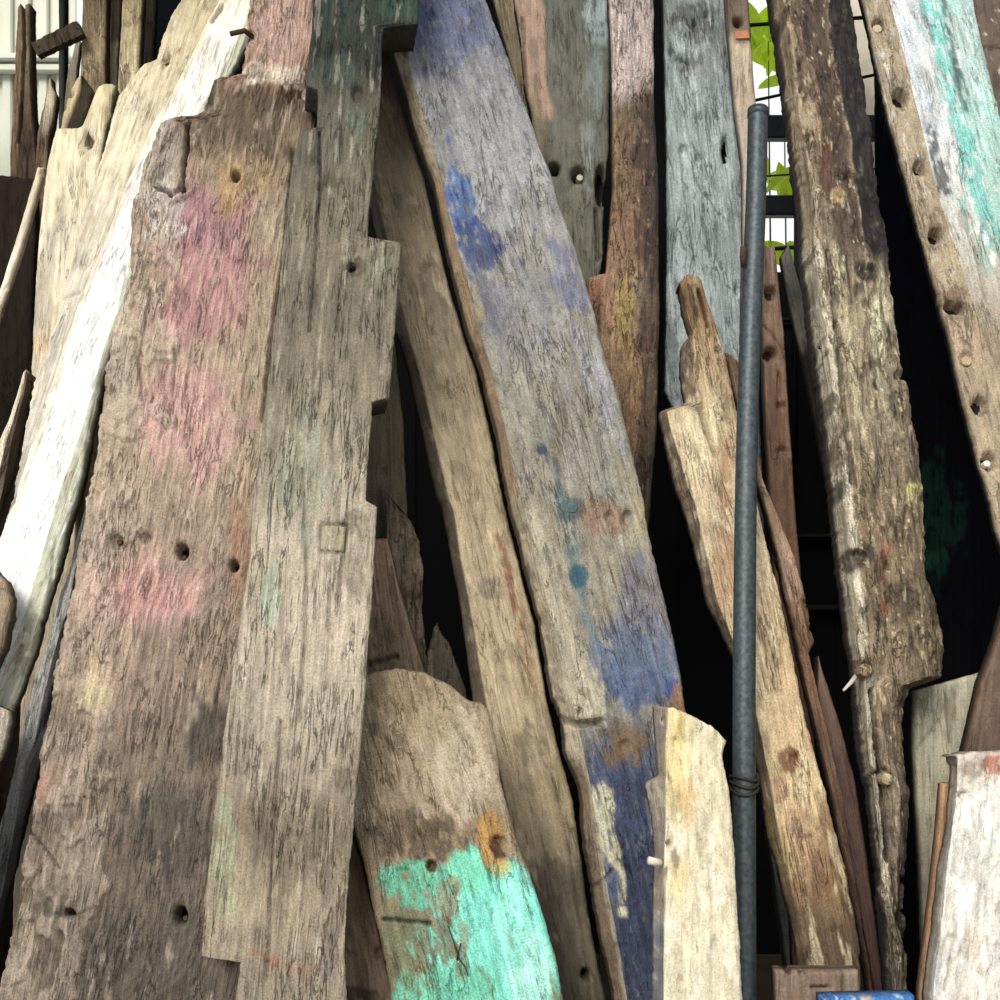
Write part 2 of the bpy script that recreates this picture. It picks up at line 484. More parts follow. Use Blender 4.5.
    me = make_mesh(name, V, faces, M[mat] if isinstance(mat, str) else mat, CC)
    o = link(name, me)
    mw = Matrix(((R[0, 0], R[0, 1], R[0, 2], org[0]), (R[1, 0], R[1, 1], R[1, 2], org[1]),
                 (R[2, 0], R[2, 1], R[2, 2], org[2]), (0, 0, 0, 1)))
    o.matrix_world = mw
    if label: tag(o, label, cat)
    B = Board(); B.o = o; B.R = R; B.org = org; B.mw = mw
    B.loc = lambda px, py, off=0.0: (onplane(px, py) - org) @ R + np.array([0, off, 0])
    B.scale = lambda px, py: depth(px, py) / FPX
    return B

# ---------------------------------------------------------------- small fittings on a board
def peg(B, name, px, py, rpx, off0, off1, mat, label=None, sides=12, sq=None, col=None, rot=0.0, dome=0.0):
    """plug / bolt / nail set into a board: from off1 (deep) to off0 (front) along the board's normal"""
    c = B.loc(px, py); s = B.scale(px, py)
    rnd = random.Random(int(px * 7 + py))
    if sq:
        hw, hh = sq[0] * s, sq[1] * s
        ring = [(-hw, -hh), (hw, -hh), (hw, hh), (-hw, hh)]
        ring = [(x + rnd.uniform(-.06, .06) * hw, y + rnd.uniform(-.06, .06) * hh) for x, y in ring]
        ca, sa = math.cos(rot), math.sin(rot); ring = [(x * ca - y * sa, x * sa + y * ca) for x, y in ring]
    else:
        ring = [(rpx * s * math.cos(2 * math.pi * k / sides) * rnd.uniform(.93, 1.05), rpx * s * math.sin(2 * math.pi * k / sides) * rnd.uniform(.93, 1.05)) for k in range(sides)]
    n = len(ring)
    V = []
    for off, q in ((off1, 1.0), (off0 + 0.0015, 1.0), (off0, 0.9)):
        V += [(c[0] + x * q, c[1] + off, c[2] + y * q) for x, y in ring]
    V += [(c[0], c[1] + off0 - dome, c[2])]
    quads = []; tris = []
    for r in range(2):
        for k in range(n):
            quads.append((r * n + k, r * n + (k + 1) % n, (r + 1) * n + (k + 1) % n, (r + 1) * n + k))
    for k in range(n): tris.append((2 * n + k, 2 * n + (k + 1) % n, 3 * n))
    cc = np.tile(lin(col), (len(V), 1)) if col is not None else None
    me = make_mesh(name, V, [np.array(quads), np.array(tris)], M[mat], cc, smooth=False)
    o = link(name, me, B.o)
    if label: o['label'] = label
    return o

def tube(name, pts, r, mat, parent=None, sides=10, cap=True, cols=None, rfun=None):
    """round bar through 3-D points"""
    pts = [Vector(p) for p in pts]; V = []; n = len(pts)
    up = None
    for i, p in enumerate(pts):
        d = (pts[min(i + 1, n - 1)] - pts[max(i - 1, 0)]).normalized()
        if up is None: up = d.orthogonal().normalized()
        up = (up - d * up.dot(d)).normalized(); w = d.cross(up)
        rr = r * (rfun(i / (n - 1)) if rfun else 1)
        for k in range(sides):
            an = 2 * math.pi * k / sides
            V.append(p + (up * math.cos(an) + w * math.sin(an)) * rr)
    q = [(i * sides + k, i * sides + (k + 1) % sides, (i + 1) * sides + (k + 1) % sides, (i + 1) * sides + k) for i in range(n - 1) for k in range(sides)]
    faces = [np.array(q)]
    if cap: faces.append(np.array([list(range(sides))[::-1], [(n - 1) * sides + k for k in range(sides)]]))
    me = make_mesh(name, [tuple(v) for v in V], faces, M[mat], None)
    return link(name, me, parent)

def box(name, lo, hi, mat, parent=None, bev=0.0):
    bm = bmesh.new(); bmesh.ops.create_cube(bm, size=1.0)
    for v in bm.verts:
        v.co = Vector([(lo[i] + hi[i]) / 2 + v.co[i] * (hi[i] - lo[i]) for i in range(3)])
    if bev: bmesh.ops.bevel(bm, geom=bm.edges[:], offset=bev, segments=1, affect='EDGES')
    me = bpy.data.meshes.new(name); bm.to_mesh(me); bm.free()
    me.materials.append(M[mat])
    return link(name, me, parent)

def at(px, py, d):
    return Vector((d * (px - 500) / FPX, d, CAMZ + d * (500 - py) / FPX))
# ================================================================ THE SETTING
def structure(o): o['kind'] = 'structure'; return o
structure(box('floor', (-4, -3, -0.1), (4, 6, 0.0), 'floor'))
structure(box('added_ceiling', (-3.2, 1.75, 3.02), (3.2, 3.05, 3.08), 'roof'))  # unseen roof added to keep sky light out of the gaps behind the boards
WY = 2.95                                              # back wall of the shed
wb = bpy.data.objects.new('wall_back', None); COL.objects.link(wb); structure(wb)
def wx(px): return WY * (px - 500) / FPX
def wz(py): return CAMZ + WY * (500 - py) / FPX
W0, W1 = wx(742), wx(884); Z0, Z1 = wz(272), wz(-70)
V0, V1 = wx(-260), wx(86); Y0, Y1 = wz(262), wz(-120)
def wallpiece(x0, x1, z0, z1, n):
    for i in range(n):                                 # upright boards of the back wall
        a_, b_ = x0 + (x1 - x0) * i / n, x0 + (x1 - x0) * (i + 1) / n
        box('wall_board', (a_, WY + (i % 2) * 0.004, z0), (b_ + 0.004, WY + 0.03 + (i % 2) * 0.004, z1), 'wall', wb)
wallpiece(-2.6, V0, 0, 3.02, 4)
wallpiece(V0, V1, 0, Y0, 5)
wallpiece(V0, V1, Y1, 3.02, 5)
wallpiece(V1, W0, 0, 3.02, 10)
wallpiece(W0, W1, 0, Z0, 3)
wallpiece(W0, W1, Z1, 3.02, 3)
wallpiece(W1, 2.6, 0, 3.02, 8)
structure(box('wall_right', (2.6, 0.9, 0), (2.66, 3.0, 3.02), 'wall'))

# barred opening in the back wall
win = bpy.data.objects.new('window_1', None); COL.objects.link(win); structure(win)
win.location = ((W0 + W1) / 2, WY, Z0)
bpy.context.view_layer.update()
def wbar(px0, py0, px1, py1, hpx, d=WY - 0.02, nm='bar'):
    p, q = at(px0, py0, d), at(px1, py1, d)
    o = tube(nm, [p, (p + q) / 2, q], hpx * d / FPX, 'blackbar', None, 8)
    o.parent = win; o.matrix_parent_inverse = win.matrix_world.inverted()
wbar(738, 26, 888, 16, 2.0); wbar(738, 104, 888, 72, 1.6); wbar(738, 178, 888, 168, 1.0)
wbar(796, 150, 795, 500, 2.0, WY - 0.035, 'upright_rod'); wbar(770, 249, 830, 245, 2.2); wbar(760, 320, 830, 319, 2.2)
for (py0, py1) in ((116, 139), (196, 216)):
    o = box('slat', (wx(738), WY - 0.012, wz(py1)), (wx(888), WY + 0.028, wz(py0)), 'blackbar', None, 0.003)
    o.parent = win; o.matrix_parent_inverse = win.matrix_world.inverted()

for (py_, h_) in ((535, 1.3), (606, 1.6)):
    sr = box('shelf_edge', (wx(770), WY - 0.05, wz(py_ + h_)), (wx(880), WY - 0.002, wz(py_ - h_)), 'roof', wb)

# plaster pier outside, seen right of the tall beam and at the head of the window
structure(tag(box('wall_outside', (3.6 * (848 - 500) / FPX, 3.6, 0.0), (2.6, 3.75, 3.6), 'mortar')))

# pale sheet fence outside the left opening
pf = bpy.data.objects.new('sheet_fence', None); COL.objects.link(pf)
tag(pf, 'pale green ribbed sheet fence outside the upper left opening', 'fence')
FY = 3.9
def fx(px): return FY * (px - 500) / FPX
def fz(py): return CAMZ + FY * (500 - py) / FPX
for i in range(16):
    a_ = fx(-70 + i * 9.0); b_ = fx(-70 + (i + 1) * 9.0)
    box('sheet_rib', (a_, FY + (0.02 if i % 2 else 0.0), 0), (b_, FY + 0.03, fz(-160)), 'pale_panel', pf, 0.004)
for (p0, p1, d) in ((58, 65, .05), (67, 75, .035)):
    box('fence_rail', (fx(-72), FY - d, fz(p1)), (fx(74), FY - 0.001, fz(p0)), 'pale_panel', pf, 0.006)

# leafy shrub beyond the window
sh = bpy.data.objects.new('leafy_shrub', None); COL.objects.link(sh); sh.location = (at(775, 90, 3.35).x, 3.35, 0)
tag(sh, 'bright yellow green leafy shrub outside the barred opening', 'shrub')
def leaf_mesh():
    V = []; q = []
    n = 6
    for i in range(n + 1):
        f = i / n; w = 0.030 * math.sin(math.pi * min(1, 0.06 + f * 0.94)) ** 0.8
        z = -0.02 * f * f
        V += [(-w, f * 0.11, z + w * 0.35), (0, f * 0.11, z), (w, f * 0.11, z + w * 0.35)]
    for i in range(n):
        for k in range(2):
            q.append((i * 3 + k, i * 3 + k + 1, i * 3 + k + 4, i * 3 + k + 3))
    return make_mesh('leaf', V, [np.array(q)], M['leaf'])
lm = leaf_mesh(); rnd = random.Random(4)
base = Vector(sh.location)
for k in range(3):
    tp = at(768 + 16 * k, 20 + 60 * k, 3.35 + 0.05 * k) - base
    tube('stem', [(0.02 * k, 0, 0), (0.03 * k + tp.x * .4, tp.y * .4, tp.z * .55), tuple(tp)], 0.006, 'stem', sh, 6, rfun=lambda f: 1 - .7 * f)
spots = [(rnd.uniform(744, 812), rnd.uniform(30, 92)) for _ in range(34)] + [(rnd.uniform(764, 806), rnd.uniform(172, 204)) for _ in range(9)] + [(rnd.uniform(786, 806), rnd.uniform(262, 280)) for _ in range(3)]
for (px, py) in spots:
    o = link('leaf', lm, sh); o.location = at(px, py, 3.35 + rnd.uniform(-.1, .15)) - base
    o.rotation_euler = (rnd.uniform(.4, 1.5), rnd.uniform(-.7, .7), rnd.uniform(-2.6, 2.6)); s = rnd.uniform(.9, 1.5); o.scale = (s, s, s)

# ================================================================ FRONT TIMBERS
# --- wide pink plank
pink = board('wide_plank', 'widest plank, brown with faded pink paint patches, leaning at left', [
    [(252, -150), (250, 0), (246, 40), (240, 73), (214, 79), (202, 110), (192, 115), (175, 117), (160, 123), (153, 140), (142, 160), (140, 180), (132, 205), (129, 250), (127, 275), (120, 307), (112, 332), (105, 367), (99, 420), (95, 455), (89, 480), (85, 510), (77, 545), (72, 582), (64, 625), (55, 665), (50, 707), (40, 742), (37, 755), (34, 805), (29, 825), (21, 867), (20, 900), (12, 930), (2, 975), (-5, 1000)],
    [(330, -150), (326, 0), (320, 130), (305, 300), (292, 500), (272, 800), (262, 1000)]],
    D=1.81, t=0.07, mat='coarse', edge=2.6, bevel=0.007, chip=0.010,
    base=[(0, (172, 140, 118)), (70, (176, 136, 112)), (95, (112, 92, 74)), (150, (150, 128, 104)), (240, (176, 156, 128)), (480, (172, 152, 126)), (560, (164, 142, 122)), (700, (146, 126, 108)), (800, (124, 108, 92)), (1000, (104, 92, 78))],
    layers=[('tint', 245, 115, 66, 46, (98, 82, 66), .8), ('tint', 205, 265, 60, 90, (186, 140, 136), .95), ('tint', 205, 215, 50, 36, (176, 130, 132), .8),
            ('tint', 190, 420, 52, 66, (206, 160, 150), .95), ('tint', 135, 592, 66, 40, (212, 164, 152), 1.0), ('blob', 150, 590, 30, 22, (206, 150, 142), .7, .9), ('blob', 200, 300, 40, 40, (180, 128, 126), .5, .9),
            ('tint', 232, 185, 18, 34, (180, 146, 94), .8), ('tint', 262, 175, 22, 22, (176, 144, 98), .6), ('blob', 300, 85, 26, 20, (84, 52, 36), .95, .7), ('tint', 280, 30, 34, 44, (204, 168, 154), .8),
            ('blob', 118, 330, 16, 80, (200, 184, 162), .8, .8), ('tint', 100, 650, 40, 60, (192, 166, 142), .8), ('tint', 95, 690, 16, 30, (206, 186, 144), .7),
            ('tint', 165, 835, 50, 60, (82, 80, 72), .65), ('tint', 205, 730, 24, 50, (76, 70, 62), .8), ('tint', 45, 790, 10, 20, (184, 126, 108), .8),
            ('blob', 60, 770, 36, 46, (164, 144, 124), .6, .9), ('blob', 55, 860, 36, 44, (156, 138, 118), .6, .9), ('blob', 20, 960, 20, 60, (176, 158, 136), .7, .9),
            ('tint', 165, 150, 26, 36, (170, 156, 142), .8), ('blob', 160, 210, 26, 34, (212, 198, 186), .85, .8), ('tint', 150, 960, 80, 60, (84, 78, 70), .6), ('tint', 70, 915, 26, 22, (84, 76, 66), .6),
            ('blob', 268, 72, 34, 12, (220, 202, 180), .85, .8), ('blob', 306, 92, 6, 8, (226, 212, 196), .9, .5), ('tint', 240, 545, 12, 60, (168, 122, 90), .6),
            ('mott', (110, 94, 76), .25, 60, 9, .36), ('mott', (206, 190, 164), .3, 50, 8, .36), ('flake', (198, 178, 158), .34)],
    side=(110, 92, 74), grain=(0.0026, 88, 3.4), wave=0.09, rough=(0.0045, 18), flake=(0.006, 13, .0, .42), cracks=(0.005, 12, .7, .05), res=2.0,
    holes=[(235, 175, 5, 6, .03), (181, 551, 7, 9, .03), (233, 565, 5, 6, .03), (117, 542, 7, 8, .012), (145, 538, 6, 5, .01), (70, 913, 6, 5, .04), (180, 916, 7, 10, .035), (127, 270, 3, 5, .01), (249, 33, 5, 5, .03), (300, 88, 13, 9, .010)],
    lines=[([(187, 122), (186, 150), (183, 165), (184, 192)], 3.0, .04), ([(157, 188), (166, 190), (172, 195), (182, 191)], 2.6, .03), ([(292, 150), (285, 240), (272, 330), (262, 420)], 2.5, .012), ([(268, 420), (258, 500)], 2.5, .01),
           ([(26, 828), (45, 850), (58, 868)], 1.8, .006), ([(150, 290), (146, 330), (138, 360), (142, 400)], 2.0, .006), ([(175, 350), (172, 395)], 2, .005)])
q = [pink.loc(251, 33, .01), pink.loc(246, 35, -.012), pink.loc(233, 41, -.02)]
tube('iron_bolt', [tuple(p) for p in q], .005, 'rust', pink.o, 8)
peg(pink, 'nail_head', 118, 541, 3.0, 0.006, 0.03, 'rust'); peg(pink, 'nail_head', 183, 919, 2.6, 0.012, 0.04, 'rust'); peg(pink, 'nail_head', 182, 556, 2.4, 0.012, 0.04, 'rust')

# --- notched grey plank in front
grey = board('notched_plank', 'long grey plank with notched edges and green stained top, foremost, left of centre', [
    [(316, -150), (312, 0), (311, 25), (307, 57), (305, 86), (316, 88), (317, 100), (315, 127), (299, 130), (291, 170), (286, 217), (282, 250), (279, 292), (271, 345), (265, 405), (257, 462), (253, 500), (250, 550), (245, 587), (235, 655), (225, 725), (222, 750), (212, 825), (205, 900), (201, 957), (240, 962), (235, 1000), (228, 1040)],
    [(424, -150), (419, 0), (418, 24), (384, 26), (382, 45), (381, 88), (378, 135), (375, 140), (374, 162), (372, 187), (367, 237), (400, 241), (400, 250), (397, 295), (392, 362), (389, 398), (372, 401), (371, 420), (365, 500), (377, 506), (376, 525), (370, 612), (364, 700), (360, 745), (359, 762), (355, 812), (350, 862), (346, 912), (344, 962), (347, 1000)]],
    D=1.715, t=0.075, mat='wood', edge=1.0, bevel=0.0025, chip=0.003, skew=-0.2,
    base=[(0, (48, 54, 47)), (60, (48, 50, 43)), (130, (96, 92, 76)), (240, (126, 116, 96)), (300, (118, 108, 92)), (380, (132, 122, 102)), (480, (160, 148, 126)), (600, (180, 164, 142)), (720, (172, 158, 136)), (830, (140, 124, 104)), (900, (158, 142, 116)), (1000, (150, 136, 116))],  # stained top darkened further, putting the dimmer light there into the colour
    layers=[('blob', 330, 15, 34, 26, (38, 58, 48), .6, .8), ('blob', 400, 8, 24, 14, (52, 80, 64), .7, .7), ('blob', 335, 70, 22, 20, (62, 84, 70), .5, .9), ('blob', 360, 122, 16, 18, (104, 120, 96), .6, .8), ('blob', 378, 262, 18, 30, (108, 116, 88), .6, .9),
            ('blob', 300, 480, 30, 70, (150, 164, 140), .35, .9), ('blob', 268, 580, 12, 45, (160, 178, 152), .6, .9), ('blob', 225, 850, 16, 70, (164, 172, 134), .55, .9),
            ('blob', 352, 266, 16, 12, (88, 74, 58), .7, .6), ('blob', 356, 525, 18, 14, (100, 88, 74), .6, .8), ('blob', 350, 575, 12, 22, (136, 122, 108), .6, .8), ('blob', 345, 780, 22, 12, (102, 88, 72), .6, .9),
            ('blob', 290, 840, 60, 45, (112, 98, 80), .55, .9), ('blob', 330, 930, 10, 60, (112, 102, 96), .6, .8), ('line', [(250, 952), (275, 962), (310, 975)], 7, (166, 118, 90), .55), ('blob', 330, 183, 20, 8, (88, 78, 62), .6, .7),
            ('mott', (96, 88, 72), .3, 55, 7, .34), ('mott', (198, 188, 166), .3, 60, 6, .36)],
    side=(66, 60, 50), grain=(0.0009, 80, 2.0), rough=(0.0015, 26), cracks=(0.005, 13, .45, .035), res=2.1,
    holes=[(351, 266, 4.5, 4.5, .03), (357, 92, 6, 9, .012), (342, 18, 5, 6, .006)],
    lines=[([(320, 525), (347, 524), (344, 552), (321, 552), (320, 525)], 1.8, .006), ([(319, 130), (320, 185), (314, 262), (309, 330)], 2.0, .01), ([(302, 470), (306, 590), (300, 720)], 1.6, .008), ([(340, 275), (337, 330)], 1.5, .006), ([(280, 720), (272, 850), (266, 980)], 1.8, .008), ([(330, 590), (326, 690)], 1.4, .005)])
peg(grey, 'square_plug', 333, 538, 0, 0.0005, 0.03, 'wood', 'square wooden plug set into the grey plank', sq=(11.5, 12.5), col=(160, 150, 122), rot=-.03)

# --- bleached white plank and its split grey edge strip
white = board('white_plank', 'sunlit white plank with peeling paint, slanting between tan plank and pink plank', [
    [(240, -60), (216, 5), (207, 20), (172, 92), (150, 125), (125, 185), (102, 245), (80, 295), (62, 347), (48, 395), (30, 445), (12, 500), (0, 533), (-30, 610)],
    ([(274, -60), (250, 12), (222, 72), (200, 110), (172, 165), (140, 225), (129, 260), (118, 305), (107, 340), (96, 375), (82, 430), (65, 482), (57, 500), (45, 547), (37, 575), (27, 610), (15, 645), (0, 690)], 0.0),
    ([(292, -60), (262, 12), (240, 65), (214, 110), (188, 165), (160, 225), (145, 260), (130, 305), (117, 345), (107, 375), (97, 420), (87, 475), (82, 500), (72, 530), (62, 572), (50, 607), (40, 650), (25, 690), (5, 745)], 0.004)],
    D=1.90, t=0.03, b=.27, mat='white', edge=1.6, bevel=0.005, chip=.006,
    base=[(0, (236, 226, 206)), (120, (246, 240, 228)), (250, (252, 250, 246)), (600, (252, 252, 250)), (700, (226, 224, 216))],
    layers=[('seg', 1, (196, 198, 172), .95), ('band', -.1, .13, (222, 206, 176), .7, .09), ('mott', (202, 182, 150), .55, 60, 6, .40), ('blob', 140, 195, 18, 40, (236, 208, 204), .6, .8), ('blob', 100, 262, 12, 20, (240, 214, 206), .5, .8),
            ('blob', 70, 480, 10, 30, (170, 166, 140), .6, .8, 20), ('blob', 45, 590, 14, 40, (206, 206, 180), .6, .9, 20), ('blob', 30, 640, 14, 40, (150, 142, 118), .7, .9, 20), ('mott', (128, 112, 88), .6, 70, 5, .55)],
    side=(120, 112, 92), grain=(0.0008, 60, 2.0), cracks=(0.006, 16, .8, .05), holes=[(126, 270, 3, 6, .008), (52, 392, 4, 10, .006), (80, 295, 3, 7, .008), (12, 494, 4, 8, .008)],
    lines=[([(212, 20), (222, 6)], 3, .012), ([(95, 372), (92, 388)], 1.5, .006)])
strip = board('split_strip', 'dark grey split strip of wood wedged between white plank and pink plank', [
    [(113, 375), (93, 465), (86, 500), (77, 530), (67, 572), (55, 607), (45, 650), (30, 690), (19, 740), (8, 790), (-10, 860), (-30, 930)],
    ([(103, 420), (92, 480), (80, 545), (66, 610), (50, 665), (38, 720), (28, 760), (16, 810), (4, 870), (-10, 930)], .0),
    ([(108, 420), (99, 480), (88, 545), (78, 600), (68, 650), (60, 690), (50, 740), (36, 790), (26, 830), (12, 890), (0, 935)], .02)],
    D=1.903, t=0.03, b=.27, top=380, mat='coarse', edge=1.5, base=[(380, (150, 144, 130)), (650, (176, 174, 168)), (800, (140, 140, 140)), (900, (84, 86, 90))],
    layers=[('mott', (48, 46, 44), .8, 70, 3, .2), ('mott', (180, 178, 172), .5, 60, 3, .35)], grain=(0.003, 90, 1.6), cracks=(0.012, 40, .8, .12), side=(50, 46, 42))

# --- short rounded piece with turquoise paint
turq = board('rounded_plank', 'short plank with rounded top, tan above and turquoise paint below', [
    [(322, 690), (330, 740), (342, 790), (354, 832), (365, 870), (375, 920), (385, 962), (391, 1000)],
    [(474, 640), (488, 708), (497, 747), (500, 780), (515, 835), (527, 867), (542, 912), (557, 962), (562, 997)]],
    D=1.80, t=0.045, top=[(0, 690), (.18, 681), (.35, 671), (.5, 668), (.65, 672), (.8, 685), (.87, 697), (.9, 701), (.97, 702), (1, 710)], mat='paint', edge=1.0, bevel=.006, chip=.004, ends=1.2,
    base=[(660, (150, 130, 98)), (740, (158, 140, 110)), (800, (166, 148, 118)), (830, (140, 120, 92)), (1000, (120, 112, 84))],
    layers=[('blob', 460, 770, 45, 50, (190, 174, 146), .75, .8), ('blob', 425, 835, 48, 28, (88, 72, 56), .85, .8), ('blob', 400, 700, 30, 20, (128, 108, 76), .6, .9), ('blob', 385, 780, 26, 60, (128, 108, 80), .6, .9),  # darker brown at left paints in the shade of the grey plank
            ('blob', 415, 885, 48, 26, (92, 184, 148), .95, .5), ('blob', 495, 950, 85, 92, (112, 220, 196), 1.0, .35), ('blob', 468, 870, 26, 28, (106, 218, 180), .95, .4), ('blob', 440, 1010, 70, 50, (96, 196, 160), .9, .7),
            ('blob', 520, 930, 30, 60, (150, 240, 220), .7, .8), ('blob', 530, 980, 22, 40, (186, 240, 226), .6, .9),
            ('blob', 425, 945, 34, 40, (122, 112, 78), .85, .9), ('blob', 447, 900, 14, 26, (150, 122, 88), .7, 1.1), ('blob', 462, 950, 8, 40, (140, 122, 80), .6, 1.0), ('blob', 400, 930, 16, 50, (112, 120, 84), .7, .9),
            ('blob', 492, 838, 17, 30, (186, 140, 62), .95, .5), ('blob', 497, 846, 9, 14, (72, 40, 26), .95, .5), ('blob', 431, 866, 7, 8, (70, 44, 28), .95, .3), ('blob', 500, 868, 12, 9, (190, 180, 90), .7, .6),
            ('mott', (112, 96, 66), .5, 60, 30, .45), ('line', [(383, 919), (430, 923)], 2.5, (70, 66, 50), .8)],
    side=(150, 112, 70), grain=(0.0004, 60, 3), rough=(.0016, 24), flake=(.0008, 22, .1), holes=[(431, 866, 5, 6, .012), (404, 871, 4, 3, .008), (496, 844, 6, 8, .008), (367, 833, 4, 5, .004)], lines=[([(384, 919), (429, 923)], 2.2, .006)], res=2.1)
w0 = [turq.loc(448, 925, -.004), turq.loc(455, 945, -.007), turq.loc(459, 958, -.004), turq.loc(466, 968, -.005), turq.loc(468, 976, -.003)]
tube('loose_wire', [tuple(p) for p in w0], .0009, 'wire', turq.o, 6)
w0 = [turq.loc(457, 960, -.003), turq.loc(459, 950, -.006), turq.loc(461, 943, -.003)]
tube('loose_wire', [tuple(p) for p in w0], .0012, 'wire', turq.o, 6)

board('brown_board', 'low brown board seen between grey plank and turquoise painted plank', [
    [(325, 800), (330, 1000)], [(352, 832), (364, 870), (386, 962), (396, 1000)]], D=1.87, t=.03, top=800, mat='smooth',
    base=[(800, (120, 96, 70)), (920, (140, 112, 84)), (980, (130, 106, 80))], layers=[('blob', 350, 1000, 40, 14, (60, 46, 36), .8, .5), ('mott', (88, 66, 48), .5, 30, 8, .3)], holes=[(351, 955, 5, 3, .006), (379, 953, 4, 6, .01)], side=(70, 52, 40))

# --- narrow brown plank
brown = board('narrow_plank', 'narrow dusty brown plank with rust streak, left of the blue plank', [
    ([(352, 110), (378, 240), (389, 300), (397, 332), (410, 375), (422, 430), (437, 497), (442, 505), (452, 557), (462, 612), (470, 675), (473, 700), (488, 780), (510, 880), (535, 1000)], .03),
    ([(356, 110), (388, 240), (400, 297), (412, 345), (425, 390), (437, 445), (450, 500), (455, 512), (462, 562), (472, 612), (480, 662), (487, 700), (502, 780), (524, 880), (549, 1000)], .0),
    [(388, 20), (395, 70), (411, 130), (427, 180), (440, 240), (450, 282), (463, 330), (478, 375), (493, 440), (503, 500), (523, 580), (535, 625), (546, 695), (559, 750), (573, 800), (580, 850), (592, 930), (606, 1000)]],
    D=1.97, t=.035, b=.28, a=.08, top=-60, gain=1.15, mat='smooth', edge=.9, bevel=.006,
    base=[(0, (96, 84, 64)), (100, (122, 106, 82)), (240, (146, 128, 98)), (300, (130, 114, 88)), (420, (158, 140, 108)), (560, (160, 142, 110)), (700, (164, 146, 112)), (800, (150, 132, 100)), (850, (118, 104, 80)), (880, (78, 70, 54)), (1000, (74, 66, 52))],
    layers=[('seg', 0, (88, 76, 66), .9), ('blob', 440, 300, 24, 40, (106, 94, 74), .7, .9), ('line', [(498, 535), (506, 565), (516, 605)], 5, (146, 88, 54), .75), ('line', [(516, 605), (528, 660), (535, 690)], 6, (140, 98, 58), .7),
            ('blob', 490, 590, 16, 14, (120, 108, 86), .7, .9), ('blob', 530, 740, 16, 22, (110, 100, 74), .7, .9), ('blob', 550, 900, 14, 40, (64, 56, 44), .6, .9), ('blob', 585, 960, 12, 60, (108, 94, 70), .6, .8), ('blob', 560, 770, 10, 40, (120, 108, 70), .6, .8),
            ('mott', (102, 90, 68), .45, 36, 12, .3), ('mott', (186, 168, 132), .4, 30, 10, .4)],
    side=(70, 60, 50), grain=(0.0004, 60, 2), rough=(.0012, 22), holes=[(586, 975, 4.5, 6, .03), (428, 267, 6, 3, .006), (414, 290, 3, 6, .006), (435, 208, 3, 6, .005), (485, 530, 5, 11, .003)],
    lines=[([(535, 700), (570, 850), (590, 990)], 1.5, .003)])

